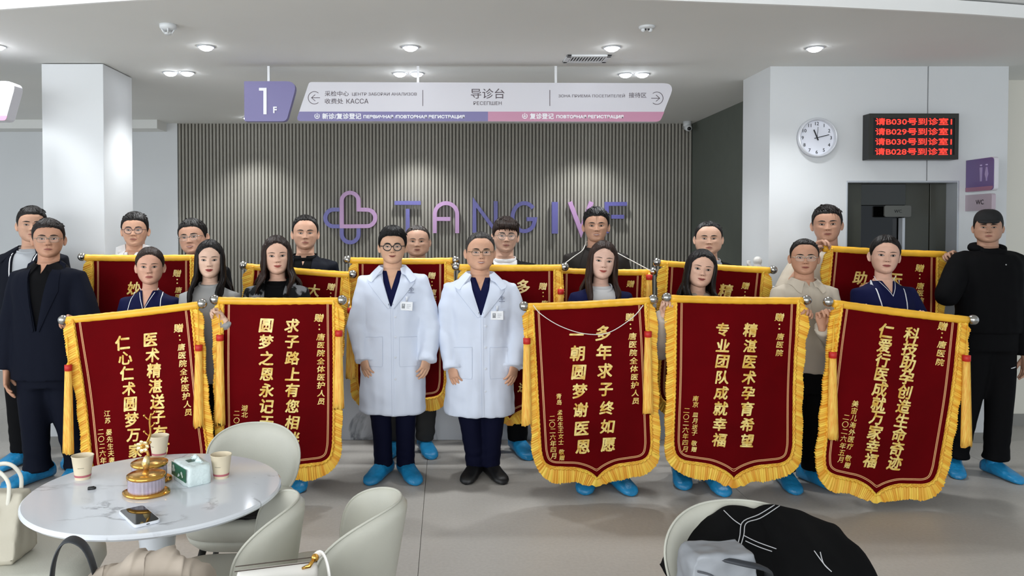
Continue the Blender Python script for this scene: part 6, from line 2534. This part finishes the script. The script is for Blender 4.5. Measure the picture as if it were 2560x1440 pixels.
# ---- pen cap
pk = on_table(230, 1224)
pe = empty('pen_cap', pk, .35, 'small black pen cap on the marble table by the left cup', 'pen cap')
mb = MB(); mb.tube([(-.014, 0, .0052), (.010, 0, .0052), (.014, 0, .0052)], [.005, .005, .003], 10)
mb.build('cap', M_black, pe)
mb = MB(); mb.tube([(-.012, 0, .0105), (.008, 0, .0108)], [.0014, .0014], 6); mb.build('clip', M_black, pe)

# ---- chairs
chair('cream chair with oval back behind the round table, facing the camera', (-.90, 3.37), 0.0, w=.455, h=.345, zb=.39, curve=.09, lean=.05, yb=.25, seat=(.45, .52))
chair('cream chair right of the round table, seen from behind its backrest', (-.775, 2.62), -PI / 2 + .06, w=.47, h=.345, zb=.385, curve=.16, lean=.05, yb=.215, seat=(.42, .40))
chair('cream tub chair beside the aisle with its far wing showing', (-.43, 2.64), -PI / 2 - .05, w=.52, h=.355, zb=.38, curve=.22, lean=.06, yb=.215, low=.7, seat=(.42, .36))
chair('cream chair at the left edge of the picture carrying the tote bag', (-1.60, 2.80), PI / 2 + .05, w=.46, h=.34, yb=.26, seat=(.46, .62))
chair('cream chair at the bottom left with the beige coat on it', (-.88, 2.24), PI + .06, w=.44, h=.335, zb=.39, curve=.08, lean=.03, yb=.185, seat=(.42, .32))
chair('cream chair at the bottom edge under the white handbag', (-.39, 2.17), PI - .12, w=.40, h=.335, zb=.39, curve=.08, lean=.03, yb=.15, seat=(.38, .30))
chair('cream chair at lower right draped with the black jacket', (1.01, 2.37), 0.12, w=.58, h=.345, zb=.37, curve=.12, lean=.05, yb=.24, seat=(.48, .46))


def soft(mb, voxel, amp, freq, it=3, seed=0.0):
    me = melt(mb, voxel, it)
    ruffle(me, lambda x, y, z: amp * (noise.noise((x * freq, y * freq, z * freq + seed)) + .5 * noise.noise((x * freq * 2.3, y * freq * 2.3, z * freq * 2.3 + seed))))
    return me


# ---- beige tote bag on the left chair
tt = empty('tote_bag', (-1.645, 2.76, .47), .0, 'beige tote bag with ring handles on the leftmost chair', 'bag')
M_tote = mat('beige_canvas', '#b9b3a3', .75, bump=.05, bscale=160)
mb = MB(); mb.loft([[(x * s, y * s2, z) for x, y in ((-.13, -.05), (.13, -.05), (.13, .05), (-.13, .05))] for z, s, s2 in ((0, .88, 1.5), (.02, .93, 1.6), (.14, .97, 1.2), (.245, 1.0, .7))])
link('body', soft(mb, .010, .006, 14, 3), tt, [M_tote])
for yy in (-.04, .04):
    mb = MB(); mb.tube(smooth_path([(-.03, yy, .20), (-.035, yy, .28), (.0, yy, .325), (.05, yy, .325), (.085, yy, .28), (.08, yy, .20)], 26), .008, 8, flat=.6)
    mb.build('handle', mat('cream_strap', '#d3d0c4', .6), tt)
MB().box(-.125, .045, -.066, -.058, .14, .21).build('patch', mat('taupe_patch', '#85807a', .6), tt, False, bevel=.002)

# ---- dark bag with upright strap
db = empty('shoulder_bag', (-1.055, 2.16, .47), .2, 'dark grey bag with a wide looped strap at the bottom left', 'bag')
M_dkb = mat('dark_grey_strap', '#2f3236', .55)
mb = MB(); mb.loft([[(x, y, z) for x, y in ((-.085, -.04), (.085, -.04), (.085, .04), (-.085, .04))] for z in (0, .16)])
link('body', soft(mb, .010, .004, 16, 3), db, [M_dkb])
mb = MB(); mb.tube(smooth_path([(-.065, 0, .12), (-.055, 0, .24), (-.03, 0, .30), (.005, 0, .305), (.04, 0, .26), (.075, 0, .12)], 26), .026, 10, flat=.16, ref=(1, 0, 0))
mb.build('strap', M_dkb, db)

# ---- black bag on the far chair
bb = empty('black_handbag', (-.86, 3.17, .472), .1, 'glossy black bag on the chair behind the table', 'bag')
mb = MB(); mb.loft([[(x, y * s, z) for x, y in ((-.14, -.06), (.14, -.06), (.14, .06), (-.14, .06))] for z, s in ((0, 1.1), (.08, 1), (.125, .6))])
link('body', soft(mb, .010, .006, 12, 3), bb, [mat('black_leather', '#0c0c0e', .22)])
mb = MB(); mb.tube(smooth_path([(-.08, -.03, .10), (-.06, -.065, .13), (.03, -.08, .11), (.08, -.05, .05)], 20), .007, 8)
mb.build('handle', MATS['black_leather'], bb)

# ---- beige coat heaped on the near chair
bc = empty('beige_coat', (-.86, 2.15, .47), 0, 'crumpled beige coat heaped over the bottom left chair', 'coat')
O2 = Vector((-.86, 2.15, .47))
M_bcoat = mat('beige_coat_cloth', '#b7aa9c', .8, var=.06, vscale=8)
mb = MB()
ridge = [(215, 1425), (250, 1408), (300, 1398), (322, 1380), (350, 1374), (385, 1380), (420, 1376), (462, 1384), (490, 1400), (512, 1432)]
rings = []
CR = smooth_path([(a, b, 0) for a, b in ridge], 64)
for q in range(64):
    px, py, _ = CR[q]
    top = P(px, py + 5, 2.17) - O2
    ring = []
    for t, dy, dz in ((0, .16, -.22), (1, .13, -.10), (2, .06, -.012), (3, .0, 0.0), (4, -.05, -.02), (5, -.085, -.07), (6, -.10, -.16), (7, -.06, -.24)):
        n1 = .030 * noise.noise(Vector((px * .022 + t * .7, t * .9 - px * .012, 1.7))) + .016 * noise.noise(Vector((px * .05 - t * 1.1, t * .8 + px * .03, 5.1)))
        ring.append((top.x + n1, top.y + dy + n1, max(.006, top.z + dz + 1.3 * n1 * (t not in (3,)))))
    rings.append(ring)
mb.loft(rings)
o = mb.build('cloth', M_bcoat, bc, sub=1)
# ---- white handbag at the bottom
hb0, hb1 = P(578, 1426, 2.08), P(806, 1398, 2.13)
hb = empty('white_handbag', ((hb0 + hb1) / 2), math.atan2(hb1.y - hb0.y, hb1.x - hb0.x), 'white handbag with gold clasp and dark trimmed edge at the bottom', 'bag')
tilt = math.atan2(hb1.z - hb0.z, (hb1 - hb0).xy.length)
M_wb = mat('white_leather', '#dbd8d2', .35)
L2 = (hb1 - hb0).length / 2
mb = MB(); rings = []
for u in np.linspace(-1, 1, 15):
    t_ = .045 * (1 - .35 * abs(u) ** 3); x = L2 * .93 * u; z0 = x * math.tan(tilt)
    rings.append([(x, -t_, z0 - .23), (x, -t_ * 1.1, z0 - .12), (x, -t_ * .9, z0 - .03), (x, -.012, z0 - .002), (x, .012, z0 - .002), (x, t_ * .9, z0 - .03), (x, t_ * 1.1, z0 - .12), (x, t_, z0 - .23)])
mb.loft(rings); mb.build('body', M_wb, hb, sub=1)
mb = MB()
for yy in (-.016, .016):
    mb.tube([(x, yy, x * math.tan(tilt) + .002) for x in np.linspace(-L2 * .92, L2 * .88, 14)], .0014, 6)
mb.build('trim', mat('dark_trim', '#3a2c22', .5), hb)
mb = MB(); mb.ball((L2 * .83, -.012, L2 * .83 * math.tan(tilt) + .012), .011); mb.tube([(L2 * .55, -.02, L2 * .55 * math.tan(tilt) - .01), (L2 * .7, -.03, L2 * .7 * math.tan(tilt) - .002), (L2 * .83, -.012, L2 * .83 * math.tan(tilt) + .012)], [.004, .006, .005], 8)
mb.build('clasp', M_goldm, hb)
mb = MB(); mb.tube(smooth_path([(L2 * .85, 0, L2 * .8 * math.tan(tilt) + .010), (L2 * 1.0, -.02, .03), (L2 * 1.12, -.04, -.01), (L2 * 1.16, -.06, -.10), (L2 * 1.1, -.05, -.2)], 20), .011, 8, flat=.35)
mb.build('strap', M_wb, hb)

# ---- black jacket on the right chair
bj = empty('black_jacket', (1.0, 2.45, .47), 0, 'black jacket with white double stitching thrown over the right chair', 'jacket')
O3 = Vector((1.0, 2.45, .47))
M_bj = mat('black_wool', '#09090a', .85, var=.15, vscale=10, spec=.12)
ridge = [(1664, 1450), (1668, 1405), (1684, 1362), (1712, 1326), (1745, 1304), (1782, 1284), (1806, 1267), (1835, 1262), (1862, 1266), (1886, 1274), (1908, 1263), (1945, 1264), (1990, 1275), (2035, 1290), (2075, 1302), (2100, 1316), (2112, 1352), (2130, 1392), (2150, 1425), (2172, 1475)]
RP = smooth_path([(a, b, 0) for a, b in ridge], 60)
SECT = [(.10, -.30), (.09, -.16), (.055, -.05), (.02, -.008), (0, 0), (-.05, -.012), (-.11, -.035), (-.17, -.07), (-.23, -.12), (-.27, -.19), (-.26, -.30)]
SURF = []
for q, r_ in enumerate(RP):
    top = P(r_.x, r_.y, 2.60)
    row = []
    for t, (dy, dz) in enumerate(SECT):
        n1 = noise.noise(Vector((q * .16, t * .45, 4.2))) + .5 * noise.noise(Vector((q * .37, t * .8, 8.2)))
        am = .0 if t in (4,) else .022
        pt = top + Vector((0, dy, dz * max(.3, min(1, (top.z - .45) / .3)))) + Vector((n1 * am * .5, -abs(n1) * am * .8, n1 * am))
        pt.z = max(pt.z, .478)
        row.append(pt - O3)
    SURF.append(row)
mb = MB()
nn_ = len(SECT)
mb.loft([row for row in SURF])
mb.build('cloth', M_bj, bj, sub=1)


def on_jacket(px, py):
    """point of the jacket surface seen at a pixel"""
    best = None
    for row in SURF:
        for t in range(3, nn_ - 1):
            for u in (0, .25, .5, .75):
                w = row[t].lerp(row[t + 1], u) + O3
                d = w - Vector((0, 0, CAMH))
                y_ = CY - (d.z * math.cos(PITCH) + d.y * math.sin(PITCH)) / (d.y * math.cos(PITCH) - d.z * math.sin(PITCH)) * FOC
                x_ = HX + d.x / (d.y * math.cos(PITCH) - d.z * math.sin(PITCH)) * FOC
                e = (x_ - px) ** 2 + (y_ - py) ** 2
                if best is None or e < best[0]: best = (e, w)
    return best[1] - O3


for pts in ([(1936, 1268), (1896, 1296), (1857, 1312), (1850, 1350), (1838, 1394)], [(1944, 1271), (1902, 1300), (1864, 1317), (1857, 1352), (1845, 1394)],
            [(1808, 1282), (1832, 1304), (1848, 1314)], [(1858, 1352), (1895, 1366), (1938, 1380)], [(1858, 1358), (1890, 1371), (1926, 1382)], [(2036, 1390), (2052, 1415), (2070, 1440)], [(2044, 1390), (2060, 1415), (2080, 1440)]):
    pp = [on_jacket(*q) + Vector((0, -.008, .012)) for q in pts]
    mb = MB(); mb.tube(smooth_path(pp, 20), .0016, 5)
    mb.build('stitching', mat('white_thread', '#b9b9bb', .7), bj)

# ---- grey pack in front of the jacket
gb = empty('grey_backpack', (.80, 2.235, .475), .08, 'grey bag with a dark strap in front of the black jacket', 'bag')
M_gb = mat('grey_nylon', '#8e9196', .5, var=.06, vscale=12)
mb = MB(); mb.loft([[(x * s, y, z) for x, y in ((-.11, -.06), (.10, -.06), (.10, .06), (-.11, .06))] for z, s in ((-.005, 1.0), (.12, 1.02), (.215, .95), (.25, .8))])
link('body', soft(mb, .010, .010, 13, 3, 3.0), gb, [M_gb])
mb = MB(); mb.tube(smooth_path([(-.02, -.05, .24), (.04, -.075, .232), (.10, -.07, .215), (.145, -.02, .17), (.15, .0, .08)], 20), .016, 8, flat=.4, ref=(0, 0, 1))
mb.build('strap', mat('dark_webbing', '#2b2e34', .6), gb)
mb = MB(); mb.tube(smooth_path([(-.09, -.066, .21), (-.04, -.072, .19), (-.035, -.074, .12)], 12), .003, 6); mb.build('seam', mat('dark_seam', '#4b4d52', .6), gb)
